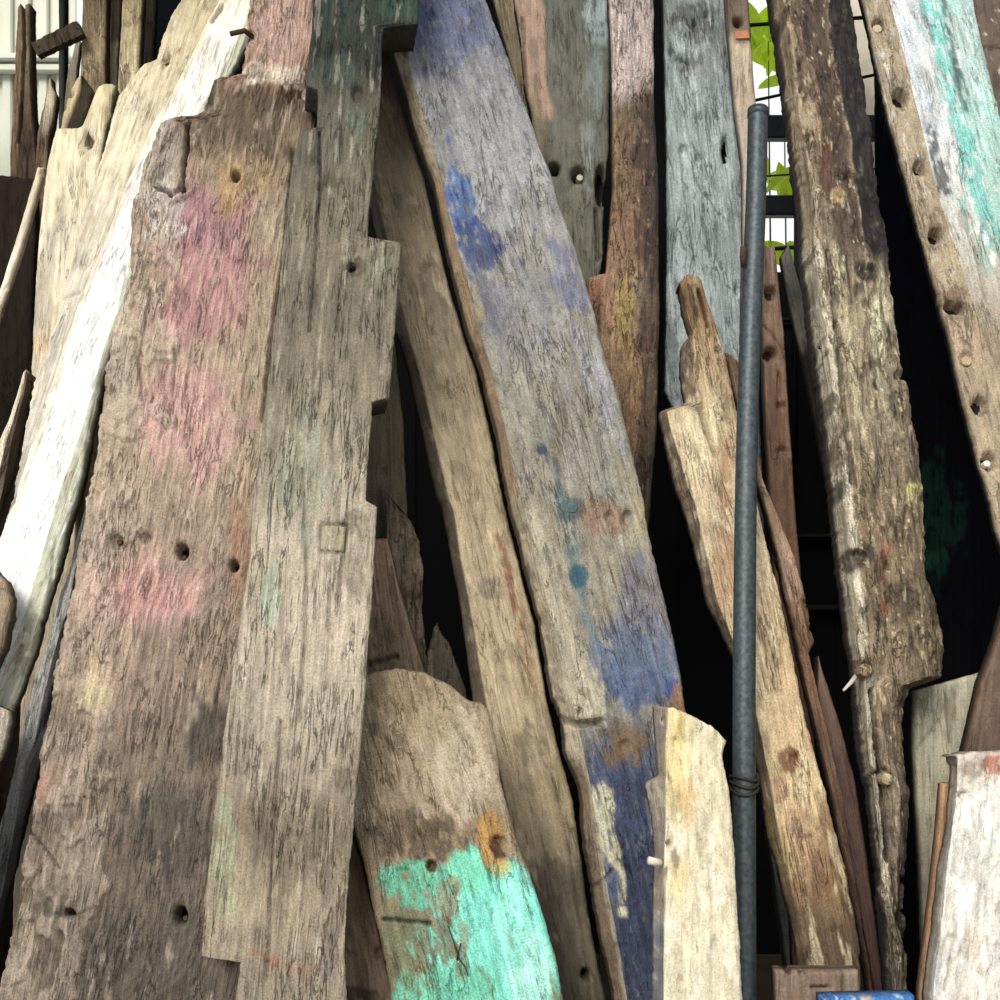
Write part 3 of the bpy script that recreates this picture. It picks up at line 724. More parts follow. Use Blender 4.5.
# --- long blue plank
blue = board('blue_plank', 'long grey plank with worn blue paint leaning across the centre', [
    ([(378, -60), (390, 20), (395, 52), (405, 85), (420, 140), (435, 180), (447, 240), (457, 282), (470, 330), (485, 375), (500, 440), (510, 500), (520, 537), (530, 580), (542, 625), (552, 695), (562, 717), (565, 750), (580, 787), (585, 850), (592, 887), (600, 937), (612, 990)], .045),
    ([(390, -60), (402, 20), (406, 52), (414, 85), (428, 130), (440, 172), (452, 225), (460, 255), (468, 282), (478, 325), (492, 372), (506, 432), (520, 500), (532, 537), (542, 582), (555, 630), (568, 690), (582, 740), (592, 790), (602, 850), (610, 900), (620, 950), (628, 1000)], .0),
    [(466, -60), (487, 0), (500, 35), (527, 110), (550, 170), (565, 220), (577, 250), (587, 287), (605, 350), (620, 400), (637, 470), (644, 500), (652, 550), (667, 605), (677, 655), (687, 712), (694, 765), (712, 890), (722, 1000), (722, 1500)]],
    D=1.85, t=.05, b=.28, a=.12, top=-60, mat='paint', edge=1.4, bevel=.004, chip=.008,
    base=[(0, (118, 120, 130)), (120, (138, 136, 136)), (260, (142, 138, 130)), (420, (140, 132, 114)), (600, (142, 132, 112)), (700, (140, 130, 110)), (760, (84, 88, 104)), (1000, (56, 62, 84))],
    layers=[('mott', (168, 166, 160), .4, 60, 12, .3), ('blob', 450, 25, 50, 50, (86, 94, 134), .7, .9), ('blob', 415, 25, 22, 26, (80, 92, 130), .7, .8), ('blob', 490, 190, 60, 60, (164, 164, 166), .6, 1.0), ('blob', 510, 310, 40, 60, (108, 110, 122), .55, 1.1),
            ('blob', 462, 205, 14, 56, (66, 98, 154), .9, .7, -12), ('blob', 478, 245, 26, 30, (52, 70, 122), .85, .8), ('blob', 565, 275, 16, 42, (104, 108, 142), .7, .9, -20), ('blob', 540, 330, 40, 60, (152, 150, 148), .5, 1.0), ('blob', 482, 285, 16, 50, (82, 88, 112), .6, 1.0, -14),
            ('blob', 600, 385, 14, 70, (158, 158, 164), .7, .8, -16), ('blob', 520, 400, 30, 50, (150, 146, 130), .6, 1.0), ('blob', 590, 460, 30, 50, (146, 142, 130), .6, 1.0), ('blob', 475, 292, 7, 30, (180, 164, 110), .6, .9, -14),
            ('line', [(540, 446), (552, 462), (560, 500), (566, 520)], 5, (80, 98, 104), .85), ('line', [(566, 500), (575, 570), (586, 620), (602, 655)], 7, (98, 122, 120), .8), ('blob', 579, 576, 11, 14, (46, 90, 106), 1.0, .12), ('blob', 570, 508, 14, 14, (76, 92, 92), .85, .4), ('blob', 542, 450, 6, 6, (54, 66, 88), .9, .3),
            ('blob', 605, 517, 26, 20, (146, 112, 84), .7, .9), ('blob', 640, 600, 14, 60, (150, 146, 120), .6, .9), ('blob', 635, 620, 20, 60, (104, 104, 128), .5, 1.1),
            ('tint', 640, 664, 52, 58, (100, 112, 136), .9), ('blob', 642, 672, 40, 38, (94, 110, 138), .8, .8), ('blob', 625, 690, 40, 20, (74, 88, 126), .7, .9), ('tint', 640, 590, 26, 46, (112, 108, 122), .6), ('blob', 672, 690, 12, 12, (64, 80, 140), .8, .6),
            ('blob', 622, 748, 24, 30, (118, 92, 62), .95, .6), ('blob', 590, 700, 24, 30, (196, 184, 152), .8, .9), ('blob', 628, 800, 26, 46, (60, 72, 102), .95, .5), ('blob', 640, 900, 26, 90, (44, 54, 80), .9, .7), ('blob', 600, 770, 12, 20, (66, 76, 108), .7, .6),  # navy low down is darkened, painting in the shade beside the cream board
            ('blob', 603, 820, 16, 45, (206, 198, 168), .9, .9), ('line', [(604, 800), (614, 845), (622, 875), (622, 910)], 6, (204, 198, 160), .9), ('blob', 612, 880, 10, 16, (72, 80, 112), .8, .8), ('blob', 680, 700, 11, 22, (142, 104, 76), .9, .4), ('blob', 640, 520, 12, 26, (172, 156, 110), .6, .9),
            ('seg', 0, (206, 184, 146), .95, -80, 330), ('seg', 0, (192, 158, 120), .85, 180, 520), ('seg', 0, (200, 184, 152), .9, 520, 1600), ('band', .12, .28, (190, 178, 150), .55, .05, 520, 720), ('band', -.1, .09, (120, 92, 66), .7, .03, 760, 1100),
            ('blob', 402, 72, 8, 20, (224, 214, 186), .9, .7), ('mott', (92, 86, 82), .55, 80, 20, .42), ('mott', (70, 68, 76), .5, 60, 12, .52)],
    side=(74, 58, 44), grain=(0.0008, 80, 5), rough=(.002, 26), flake=(.0009, 24, .05), res=2.1, holes=[(511, 33, 2.5, 3, .01), (610, 518, 5, 7, .008), (628, 517, 5, 8, .012), (525, 532, 3, 5, .01), (545, 627, 4, 8, .012), (581, 713, 3, 6, .01), (602, 727, 0.1, 0.1, .0), (626, 745, 6, 5, .006), (503, 190, 3, 5, .005)],
    lines=[([(562, 720), (580, 724), (600, 722)], 5, .02), ([(593, 887), (606, 878), (612, 870)], 2.2, .008)])
peg(blue, 'bolt_head', 572, 507, 6.5, -0.001, .02, 'patina', 'dark round bolt head in the blue plank', dome=.0015)

# --- pale cream block
cream = board('cream_board', 'short pale cream board with ragged bark edge standing in front of blue plank', [
    ([(652, 700), (655, 750), (657, 776), (644, 782), (648, 805), (651, 820), (654, 855), (652, 900), (652, 935), (651, 1000)], .04),
    ([(669, 700), (666, 750), (667, 800), (665, 850), (665, 900), (664, 1000)], .0),
    [(722, 700), (727, 740), (723, 755), (731, 802), (735, 850), (737, 887), (741, 962), (743, 1000)]],
    D=1.63, t=.03, b=.24, top=[(0, 706), (.25, 707), (.45, 712), (.6, 717), (.85, 727), (1, 742)], mat='chalk', edge=1.3, bevel=.004, chip=.005,
    base=[(700, (212, 200, 162)), (850, (218, 206, 172)), (1000, (214, 204, 174))],
    layers=[('seg', 0, (150, 134, 124), .95, 600, 930), ('seg', 0, (116, 118, 128), .95, 930, 1600), ('tint', 678, 760, 13, 64, (222, 202, 138), .9), ('blob', 680, 728, 8, 20, (210, 184, 100), .7, .8), ('tint', 680, 880, 13, 30, (226, 204, 142), .8), ('blob', 676, 860, 5, 14, (128, 110, 90), .8, .8),
            ('blob', 688, 800, 10, 26, (204, 164, 100), .6, .9), ('mott', (170, 150, 112), .5, 60, 26, .36), ('mott', (238, 230, 208), .5, 30, 12, .3)],
    side=(126, 112, 102), grain=(.0009, 60, 9), rough=(.003, 26), holes=[(669, 844, 2.5, 3, .012), (664, 720, 2.5, 3, .01), (676, 742, 3, 5, .006)], lines=[([(664, 905), (666, 870)], 1.5, .01)], res=2.1)
q = [cream.loc(664, 864, .015), cream.loc(656, 862, .0), cream.loc(648, 860, -.004)]
tube('wooden_peg', [tuple(p) for p in q], .0055, 'mortar', cream.o, 8)

# --- splintered plank right of the pipe
splin = board('splintered_plank', 'splintered tan plank with torn top behind the metal pipe', [
    ([(676, 280), (682, 312), (688, 332), (680, 344), (679, 372), (684, 402), (657, 411), (662, 432), (666, 450), (675, 490), (680, 500), (692, 542), (707, 605), (722, 635), (732, 657), (745, 715), (759, 782), (765, 832), (777, 875), (790, 925), (797, 967), (806, 1300)], .03),
    ([(680, 280), (688, 312), (693, 332), (693, 345), (695, 372), (699, 402), (667, 411), (672, 432), (678, 450), (690, 490), (695, 500), (704, 542), (718, 600), (731, 635), (742, 657), (757, 715), (771, 782), (779, 832), (789, 875), (800, 925), (806, 967), (814, 1300)], .0),
    [(700, 275), (707, 297), (720, 335), (726, 350), (737, 410), (748, 455), (760, 512), (777, 582), (790, 642), (802, 700), (815, 750), (832, 812), (847, 870), (857, 925), (863, 970), (866, 1300)]],
    D=1.86, t=.03, b=.27, top=[(0, 284), (.3, 278), (.55, 272), (.8, 275), (1, 278)], mat='coarse', edge=1.6, bevel=.005, chip=.006, ends=4,
    base=[(270, (140, 112, 76)), (330, (150, 122, 84)), (420, (206, 184, 144)), (540, (216, 192, 154)), (640, (206, 176, 134)), (800, (216, 190, 140)), (860, (168, 134, 94)), (920, (112, 90, 66)), (1000, (86, 70, 54))],
    layers=[('seg', 0, (112, 94, 78), .9, 330, 780), ('seg', 0, (134, 116, 76), .8, 780, 1600), ('blob', 700, 440, 24, 40, (226, 208, 164), .7, .9), ('blob', 725, 470, 10, 50, (178, 134, 88), .6, .9), ('blob', 725, 560, 12, 40, (186, 138, 102), .6, .9), ('blob', 790, 760, 14, 14, (120, 74, 44), .85, .6), ('blob', 800, 840, 20, 40, (186, 148, 116), .7, .8),
            ('blob', 780, 790, 14, 12, (200, 160, 126), .8, .8), ('blob', 730, 420, 8, 40, (150, 116, 76), .5, .9), ('blob', 830, 850, 16, 60, (146, 108, 78), .7, .8), ('blob', 785, 870, 14, 40, (206, 182, 120), .7, .8),
            ('mott', (140, 112, 78), .3, 60, 8, .36), ('mott', (232, 214, 172), .5, 40, 8, .3), ('blob', 690, 300, 20, 30, (116, 90, 62), .6, .9)],
    side=(84, 68, 54), grain=(.0022, 90, 2.5), rough=(.0025, 22), cracks=(.006, 20, .7, .05), res=2.1, holes=[(719, 349, 4, 3, .008), (795, 760, 6, 6, .008)],
    lines=[([(697, 400), (706, 430), (716, 456)], 2.2, .012), ([(699, 290), (708, 325)], 2.4, .012), ([(690, 285), (697, 315)], 2, .010), ([(800, 840), (803, 838), (812, 836)], 1.8, .006)])
board('split_slab', 'reddish split slab pressed behind the splintered plank', [
    [(712, 330), (720, 350), (748, 450), (775, 560), (795, 650), (830, 800), (860, 940)],
    ([(738, 353), (748, 400), (764, 480), (782, 520), (795, 555), (810, 612), (815, 642), (810, 652), (813, 668), (832, 745), (845, 800), (853, 857), (866, 940)], .0)],
    D=1.915, t=.035, b=.27, top=[(0, 352), (.5, 352), (1, 362)], mat='coarse', edge=1.4, bevel=.006,
    base=[(350, (112, 88, 64)), (480, (172, 140, 112)), (600, (160, 124, 98)), (660, (132, 98, 74)), (760, (122, 92, 70)), (900, (84, 60, 46))],
    layers=[('mott', (90, 64, 46), .5, 50, 6, .3), ('blob', 790, 560, 12, 50, (186, 156, 132), .7, .8)], side=(60, 46, 38), grain=(.002, 80, 3), rough=(.003, 24), cracks=(.006, 20, .7, .05), lines=[([(760, 515), (770, 550), (785, 590)], 2.5, .012), ([(805, 600), (812, 640)], 3, .01)])
board('red_brown_board', 'dark red brown board with pointed top left of the tall rough beam', [
    [(805, 640), (815, 700), (840, 830), (868, 980)], [(817, 655), (830, 690), (847, 745), (856, 780), (870, 875), (883, 975)]],
    D=1.965, t=.03, b=.27, top=[(0, 690), (1, 655)], mat='smooth', edge=1, base=[(650, (124, 98, 78)), (760, (96, 66, 54)), (900, (74, 50, 42))], layers=[('mott', (60, 42, 36), .5, 40, 8, .3)], side=(44, 32, 28), grain=(.001, 70, 3))

# --- tall rough beam
beam = board('rough_beam', 'tall gnarled rough beam with knots and orange stain, right of the pipe', [
    ([(758, -60), (769, 0), (775, 37), (780, 75), (787, 125), (792, 175), (797, 212), (798, 250), (804, 300), (812, 362), (820, 425), (828, 500), (835, 562), (842, 625), (850, 675), (855, 750), (865, 795), (870, 845), (877, 905), (882, 962), (886, 990)], .05),
    ([(772, -60), (784, 0), (790, 37), (796, 75), (804, 125), (810, 175), (815, 212), (816, 250), (822, 300), (831, 362), (838, 425), (846, 500), (854, 562), (860, 625), (866, 675), (869, 750), (876, 795), (880, 845), (886, 905), (890, 962), (893, 990)], .0),
    ([(818, -60), (830, 0), (836, 55), (850, 125), (858, 190), (868, 250), (878, 300), (886, 350), (896, 405), (902, 440), (908, 500), (914, 560), (922, 605), (930, 650), (932, 676), (902, 686), (893, 707), (893, 750), (900, 800), (900, 850), (897, 912), (901, 962), (901, 990)], .006),
    ([(842, -60), (853, 0), (862, 55), (872, 125), (880, 190), (888, 240), (894, 295), (902, 350), (905, 375), (914, 405), (920, 440), (924, 500), (929, 575), (937, 605), (945, 650), (946, 676), (912, 688), (903, 707), (904, 750), (910, 790), (910, 850), (905, 912), (909, 962), (908, 990)], .05)],
    D=1.79, t=.05, b=.27, top=-60, mat='rot', edge=2.2, bevel=.010, chip=.006,
    base=[(0, (122, 100, 76)), (120, (116, 94, 72)), (240, (138, 120, 94)), (320, (158, 142, 112)), (420, (142, 126, 98)), (520, (124, 104, 76)), (620, (120, 102, 74)), (700, (132, 112, 84)), (800, (134, 118, 96)), (920, (104, 92, 76)), (1000, (116, 106, 92))],
    layers=[('band', -.1, .22, (182, 160, 128), .75, .06, -100, 330), ('band', -.1, .24, (212, 200, 172), .9, .06, 250, 700), ('band', -.1, .40, (198, 186, 158), .8, .1, 690, 900), ('band', .42, .72, (66, 50, 38), .7, .10, -100, 260), ('band', .36, .44, (206, 190, 150), .6, .05, 250, 450),  # pale left and dark right strips paint in the lit and shaded faces
            ('blob', 826, 160, 8, 26, (96, 54, 42), .8, .7), ('blob', 840, 195, 9, 10, (196, 166, 116), .8, .6), ('blob', 805, 120, 16, 30, (184, 160, 122), .6, .9), ('blob', 882, 320, 8, 50, (206, 200, 160), .8, .9), ('blob', 885, 560, 6, 26, (178, 112, 76), .9, .6), ('blob', 885, 607, 4, 8, (180, 104, 68), .85, .5), ('blob', 916, 490, 8, 10, (206, 194, 112), .7, .7),
            ('blob', 842, 492, 4, 7, (66, 126, 92), .85, .4), ('blob', 855, 555, 18, 14, (62, 50, 38), .85, .8), ('blob', 908, 600, 22, 24, (70, 54, 40), .8, .9), ('blob', 868, 272, 14, 12, (58, 48, 40), .85, .7), ('blob', 865, 668, 12, 12, (120, 100, 76), .8, .6), ('blob', 840, 440, 8, 30, (110, 76, 48), .6, .8), ('blob', 812, 330, 6, 50, (146, 132, 112), .6, .9),
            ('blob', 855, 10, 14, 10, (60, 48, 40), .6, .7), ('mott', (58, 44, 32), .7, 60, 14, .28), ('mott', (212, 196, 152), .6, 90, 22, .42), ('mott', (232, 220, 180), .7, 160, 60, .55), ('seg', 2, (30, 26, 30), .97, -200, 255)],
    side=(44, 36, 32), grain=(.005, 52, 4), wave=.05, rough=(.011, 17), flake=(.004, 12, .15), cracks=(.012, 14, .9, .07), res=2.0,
    holes=[(868, 271, 10, 8, .014), (823, 343, 4, 4, .018), (858, 557, 10, 8, .012), (866, 668, 8, 8, .010), (900, 375, 5, 5, .014), (791, 86, 9, 6, .01), (850, 178, 7, 8, .014), (888, 568, 3, 7, .01), (880, 895, 9, 9, .012), (890, 780, 5, 5, .01)],
    lines=[([(874, 690), (877, 740), (884, 790), (888, 860)], 3.2, .025), ([(800, 60), (803, 90)], 3, .012), ([(828, 250), (838, 330), (846, 420), (852, 480)], 3, .010), ([(868, 775), (878, 772), (886, 770)], 3, .015), ([(905, 880), (900, 920), (907, 950)], 4, .02)])
q = [beam.loc(864, 672, .03), beam.loc(854, 682, .018), beam.loc(845, 690, .008)]
tube('splinter', [tuple(p) for p in q], .005, 'mortar', beam.o, 6, rfun=lambda f: 1 - .6 * f)
peg(beam, 'knot', 865, 670, 6.5, -.004, .02, 'rot', 'round pale knot', col=(150, 128, 98), dome=.004)
peg(beam, 'knot', 886, 779, 6, -.006, .02, 'rot', 'round pale knot', col=(176, 160, 130), dome=.004)

# --- board with a row of bolt holes, white and turquoise face
holed = board('holed_plank', 'thick plank with row of bolt holes along edge and white turquoise face', [
    ([(844, -60), (860, 0), (867, 30), (872, 57), (882, 100), (892, 140), (900, 170), (910, 207), (922, 250), (935, 302), (945, 335), (952, 370), (962, 412), (972, 452), (982, 487), (986, 500), (992, 530), (1000, 552), (1014, 610)], .012),
    ([(874, -60), (890, 0), (900, 37), (912, 87), (925, 140), (937, 187), (950, 232), (957, 250), (970, 295), (982, 332), (1000, 375), (1014, 412), (1050, 510), (1086, 610)], .0),
    ([(962, -60), (975, 0), (985, 50), (1000, 112), (1040, 280), (1090, 480), (1125, 610)], .02)],
    D=1.80, t=.015, b=.28, top=-60, mat='paint', edge=1.2, bevel=.005, chip=.005,
    base=[(0, (206, 212, 212)), (150, (214, 218, 216)), (250, (190, 184, 168)), (330, (150, 130, 104)), (560, (140, 120, 96))],
    layers=[('blob', 985, 130, 34, 190, (150, 206, 192), .75, .9, -14), ('line', [(930, 0), (945, 60), (960, 120), (975, 180), (990, 235)], 11, (120, 206, 194), .9), ('line', [(945, 0), (955, 60), (960, 110)], 4, (64, 92, 88), .7), ('line', [(928, 110), (935, 150), (945, 190)], 7, (72, 76, 80), .85), ('blob', 975, 60, 12, 60, (190, 214, 210), .7, 1.0, -14),
            ('line', [(900, 20), (915, 70), (930, 120)], 8, (204, 212, 220), .7), ('line', [(955, 60), (966, 110)], 3, (52, 62, 62), .7), ('blob', 985, 250, 10, 30, (150, 190, 170), .6, .9), ('blob', 996, 100, 8, 60, (166, 216, 200), .7, .9),
            ('seg', 0, (170, 150, 118), .97), ('band', -.1, .55, (172, 150, 120), .85, .04, 290, 800), ('blob', 940, 220, 14, 12, (128, 98, 68), .6, .8), ('blob', 952, 300, 14, 12, (110, 82, 58), .7, .8), ('mott', (100, 84, 66), .35, 50, 10, .36), ('mott', (72, 74, 76), .6, 70, 5, .52), ('blob', 970, 204, 4, 8, (232, 234, 230), .95, .3), ('blob', 977, 228, 3, 7, (232, 234, 230), .9, .3), ('blob', 986, 238, 4, 9, (226, 232, 228), .9, .3), ('blob', 993, 258, 3, 8, (226, 232, 228), .9, .3)],
    side=(34, 32, 32), grain=(.0008, 70, 3), rough=(.0014, 24), cracks=(.004, 16, .6, .03), res=2.0,
    holes=[(879, 24, 6.5, 7, .02), (901, 96, 8.5, 9.5, .05), (920, 167, 6.5, 7, .05), (937, 235, 8, 8, .05), (955, 307, 11, 6, .03), (967, 359, 8, 8, .008), (981, 405, 8.5, 9.5, .06), (990, 461, 8, 9, .06)],
    lines=[([(925, 255), (930, 285), (940, 300)], 2, .01), ([(905, 75), (902, 110)], 1, .003), ([(976, 250), (986, 300)], 1.6, .006)])
peg(holed, 'dowel_light_disc', 879.5, 24, 5, 0.012, .028, 'smooth', 'pale disc standing in for light through an open bolt hole', col=(190, 172, 142), sides=8)
peg(holed, 'dowel_light_disc', 969, 359, 5.5, 0.008, .028, 'smooth', 'pale disc standing in for light through an open bolt hole', col=(182, 160, 128), sides=10)
peg(holed, 'dowel_light_disc', 991, 461, 3.6, 0.014, .03, 'chalk', 'pale disc standing in for light through an open bolt hole', col=(226, 220, 206), sides=10)  # pale disc added in place of light showing through this open hole

# --- pieces at lower right
board('white_board', 'short whitewashed board with rough plaster face in lower right corner', [
    ([(951, 750), (950, 762), (949, 787), (945, 825), (937, 875), (930, 937), (922, 1000), (922, 1300)], .02), ([(958, 750), (958, 762), (957, 787), (953, 825), (946, 875), (939, 937), (932, 1000), (932, 1300)], 0.), [(1075, 750), (1070, 1000)]],
    D=1.60, t=.04, b=.24, top=[(0, 766), (.03, 762), (.06, 756), (.2, 752), (1, 749)], mat='chalk', edge=1.4, bevel=.006, chip=.004,
    base=[(750, (186, 170, 156)), (790, (206, 198, 184)), (820, (224, 220, 208)), (1000, (220, 212, 198))],
    layers=[('blob', 994, 765, 14, 10, (176, 92, 60), .8, .8), ('blob', 975, 768, 22, 8, (130, 112, 94), .6, .9), ('blob', 992, 850, 16, 30, (196, 206, 186), .6, .9), ('blob', 965, 940, 26, 20, (184, 168, 146), .6, 1.0), ('blob', 935, 990, 14, 50, (200, 196, 200), .6, .9), ('mott', (164, 150, 130), .5, 40, 30, .36), ('mott', (240, 238, 230), .6, 24, 16, .2)],
    side=(150, 136, 120), grain=(.0003, 60, 9), rough=(.005, 22), flake=(.002, 16, .2), lines=[([(950, 790), (960, 796), (966, 792)], 2, .008), ([(952, 935), (950, 970), (944, 990)], 2, .005)])
board('thin_batten', 'thin orange brown batten along the left edge of the whitewashed board', [
    [(939, 782), (935, 825), (927, 900), (916, 992), (916, 1300)], [(953, 782), (951, 825), (945, 900), (937, 992), (937, 1300)]], D=1.685, t=.02, b=.24, top=783, mat='smooth', edge=.5, base=[(780, (182, 136, 92)), (1000, (170, 128, 90))], side=(120, 88, 60), grain=(.0004, 80, 3))
board('grey_board', 'short pale grey board with slanting square top right of the rough beam', [
    [(909, 691), (909, 750), (915, 850), (921, 1000)], [(990, 670), (985, 1000)]], D=1.93, t=.03, b=.22, top=[(0, 691), (1, 670)], mat='smooth', edge=.6, bevel=.005, ends=.6,
    base=[(680, (196, 188, 160)), (760, (180, 172, 146)), (900, (150, 142, 120))], layers=[('blob', 950, 715, 10, 30, (128, 114, 86), .6, .9), ('blob', 930, 725, 12, 24, (178, 172, 150), .6, .9)], side=(90, 84, 70), grain=(.0003, 60, 3), lines=[([(917, 748), (925, 738), (932, 730)], 1.5, .003)])
board('dark_brown_board', 'dark brown board leaning in at the right edge above the whitewashed board', [
    [(1012, 560), (1000, 600), (990, 640), (975, 680), (960, 747), (946, 810), (940, 1000), (938, 1300)], [(1100, 560), (1090, 1000)]], D=1.70, t=.03, b=.24, top=560, mat='smooth', edge=.6,
    base=[(560, (84, 60, 42)), (700, (98, 74, 54)), (800, (84, 62, 46))], layers=[('mott', (60, 44, 32), .5, 24, 8, .3)], side=(56, 42, 32))
board('crate_end', 'low brown board end with chipped corner at the bottom, right of the pipe', [
    [(771, 970), (772, 1000)], [(859, 970), (862, 1000)]], D=1.64, t=.03, b=.16, top=[(0, 971), (.12, 971), (.14, 976), (.19, 976), (.21, 971), (1, 971)], mat='smooth', edge=.3, ends=.3,
    base=[(960, (120, 98, 80)), (1000, (124, 102, 84))], layers=[('band', .8, 1.1, (146, 128, 108), .7, .01)], side=(80, 64, 52), holes=[(802, 974, 3, 2, .012)], lines=[([(844, 970), (845, 1030)], 1.6, .012), ([(782, 986), (783, 1030)], 1.2, .006), ([(813, 988), (828, 988)], 2.4, .01)])
board('blue_painted_board', 'bright blue painted board edge at the very bottom, lower right', [
    [(816, 990), (817, 1040)], [(916, 990), (914, 1040)]], D=1.54, t=.03, b=.12, top=[(0, 999), (1, 997)], mat='paint', edge=.3, ends=.4, base=[(990, (52, 118, 186)), (1040, (50, 110, 180))], layers=[('mott', (170, 206, 226), .8, 80, 60, .3), ('blob', 868, 996, 8, 8, (190, 170, 140), .8, .5)], side=(60, 110, 170))

# ================================================================ PIPE
pp = bpy.data.objects.new('metal_pipe', None); COL.objects.link(pp)
tag(pp, 'dark galvanised metal pipe standing upright before the splintered plank', 'pipe')
def pipe_pt(px, py, D=1.765, b=.26):
    v = (500 - py) / FPX; d = D / (1 - b * v); return at(px, py, d)
pts = [pipe_pt(*p) for p in ((758, 111), (756.5, 180), (754, 250), (750.5, 330), (747.5, 420), (745.8, 500), (744.5, 620), (744, 750), (744, 900), (744.5, 1000), (746, 1150), (747, 1290))]
dirv = (pts[-1] - pts[-2]).normalized()
pts.append(pts[-1] + dirv * ((pts[-1].z - 0.004) / -dirv.z))
pp.location = pts[-1]; o0 = pts[-1].copy()
def smooth_pts(ps, n=6):
    out = []
    for i in range(len(ps) - 1):
        p0 = ps[max(i - 1, 0)]; p1 = ps[i]; p2 = ps[i + 1]; p3 = ps[min(i + 2, len(ps) - 1)]
        for k in range(n):
            s = k / n
            out.append(0.5 * ((2 * p1) + (p2 - p0) * s + (2 * p0 - 5 * p1 + 4 * p2 - p3) * s * s + (3 * p1 - p0 - 3 * p2 + p3) * s ** 3))
    return out + [ps[-1]]
PR = 0.0178
tube('tube', [p - o0 for p in smooth_pts(pts)], PR, 'iron', pp, 24)
rp = pts[0] - o0; dv = (pts[1] - pts[0]).normalized()
tube('pipe_mouth', [rp - dv * .003, rp + dv * .012], PR * 1.06, 'iron', pp, 24)
c = pipe_pt(753.6, 258) - o0
tube('lug', [c + Vector((-.020, -.010, .016)), c + Vector((-.021, -.012, 0)), c + Vector((-.019, -.010, -.018))], .006, 'rust', pp, 8)
for k in range(3):
    cz = pipe_pt(744, 776 + 7 * k) - o0
    ring = [cz + Vector((math.cos(t_) * (PR + .003), math.sin(t_) * (PR + .003), .003 * math.sin(2 * t_ + k))) for t_ in np.linspace(0, 2 * math.pi, 19)]
    tube('tie_wire', ring, .0028, 'wire', pp, 6)

# ================================================================ BACK TIMBERS, CENTRE
BB = .10
darkg = board('dark_grey_plank', 'dark grey plank with two bolt holes and flaky pinkish edge, top centre', [
    [(508, -60), (514, 0), (521, 40), (524, 80), (530, 110), (540, 180), (550, 300)], [(612, -60), (610, 0), (610, 60), (609, 150), (604, 190), (603, 250), (600, 277)]],
    D=2.17, t=.05, b=BB, top=-60, mat='smooth', edge=1.2, base=[(0, (88, 90, 80)), (120, (94, 92, 78)), (260, (110, 106, 90)), (400, (70, 66, 56))],
    layers=[('band', -.1, .26, (170, 136, 112), .9, .07, -60, 120), ('band', -.1, .2, (130, 112, 82), .7, .07, 100, 240), ('blob', 598, 20, 14, 30, (160, 178, 182), .75, .7), ('blob', 596, 70, 12, 40, (128, 140, 140), .6, .9), ('blob', 590, 150, 10, 40, (140, 146, 140), .5, .9), ('mott', (62, 60, 52), .4, 20, 6, .3)],
    side=(40, 36, 30), grain=(.0004, 60, 2), rough=(.0015, 20), flake=(.0016, 22, .3), holes=[(554, 169, 6, 6, .04), (578, 175, 7, 8, .04), (601, 185, 6, 22, .03)], lines=[([(522, 20), (524, 60), (526, 95)], 2.5, .012), ([(596, 210), (598, 260)], 3, .01)])
peg(darkg, 'bolt_end', 580, 176, 3.5, .008, .04, 'chalk', 'pale bolt end inside the hole', col=(196, 184, 160), sides=8)
board('tan_board', 'tan board behind the dark grey plank at the top of the blue plank', [
    [(480, -60), (494, 0), (515, 80), (540, 180)], [(540, -60), (540, 300)]], D=2.26, t=.04, b=BB, top=-60, mat='smooth', edge=.8, base=[(0, (138, 120, 88)), (120, (120, 104, 74))], side=(60, 50, 40))
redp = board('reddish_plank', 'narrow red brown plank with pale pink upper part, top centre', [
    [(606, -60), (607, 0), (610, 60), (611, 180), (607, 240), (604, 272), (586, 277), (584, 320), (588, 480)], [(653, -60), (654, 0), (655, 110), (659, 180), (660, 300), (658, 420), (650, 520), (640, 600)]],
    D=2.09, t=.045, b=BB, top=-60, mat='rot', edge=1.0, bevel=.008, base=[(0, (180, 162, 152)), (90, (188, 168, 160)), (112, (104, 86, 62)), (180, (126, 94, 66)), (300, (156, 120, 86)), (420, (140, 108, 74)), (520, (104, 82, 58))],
    layers=[('blob', 648, 190, 14, 120, (64, 42, 36), .8, .8), ('band', .72, 1.1, (52, 40, 36), .7, .12, 120, 700), ('blob', 612, 150, 8, 60, (146, 120, 70), .7, .8), ('blob', 625, 320, 10, 46, (176, 150, 76), .8, .8), ('blob', 597, 300, 12, 24, (150, 96, 70), .7, .8), ('blob', 607, 370, 14, 40, (186, 146, 106), .6, 1.0), ('blob', 638, 285, 8, 20, (128, 118, 92), .7, .8), ('mott', (60, 44, 34), .4, 60, 14, .35), ('mott', (196, 170, 120), .4, 90, 30, .5)],  # dark right band: brown wood with the shade along that edge painted in
    side=(48, 38, 32), grain=(.0014, 70, 3), rough=(.003, 26), cracks=(.006, 16, 1.4, .06))
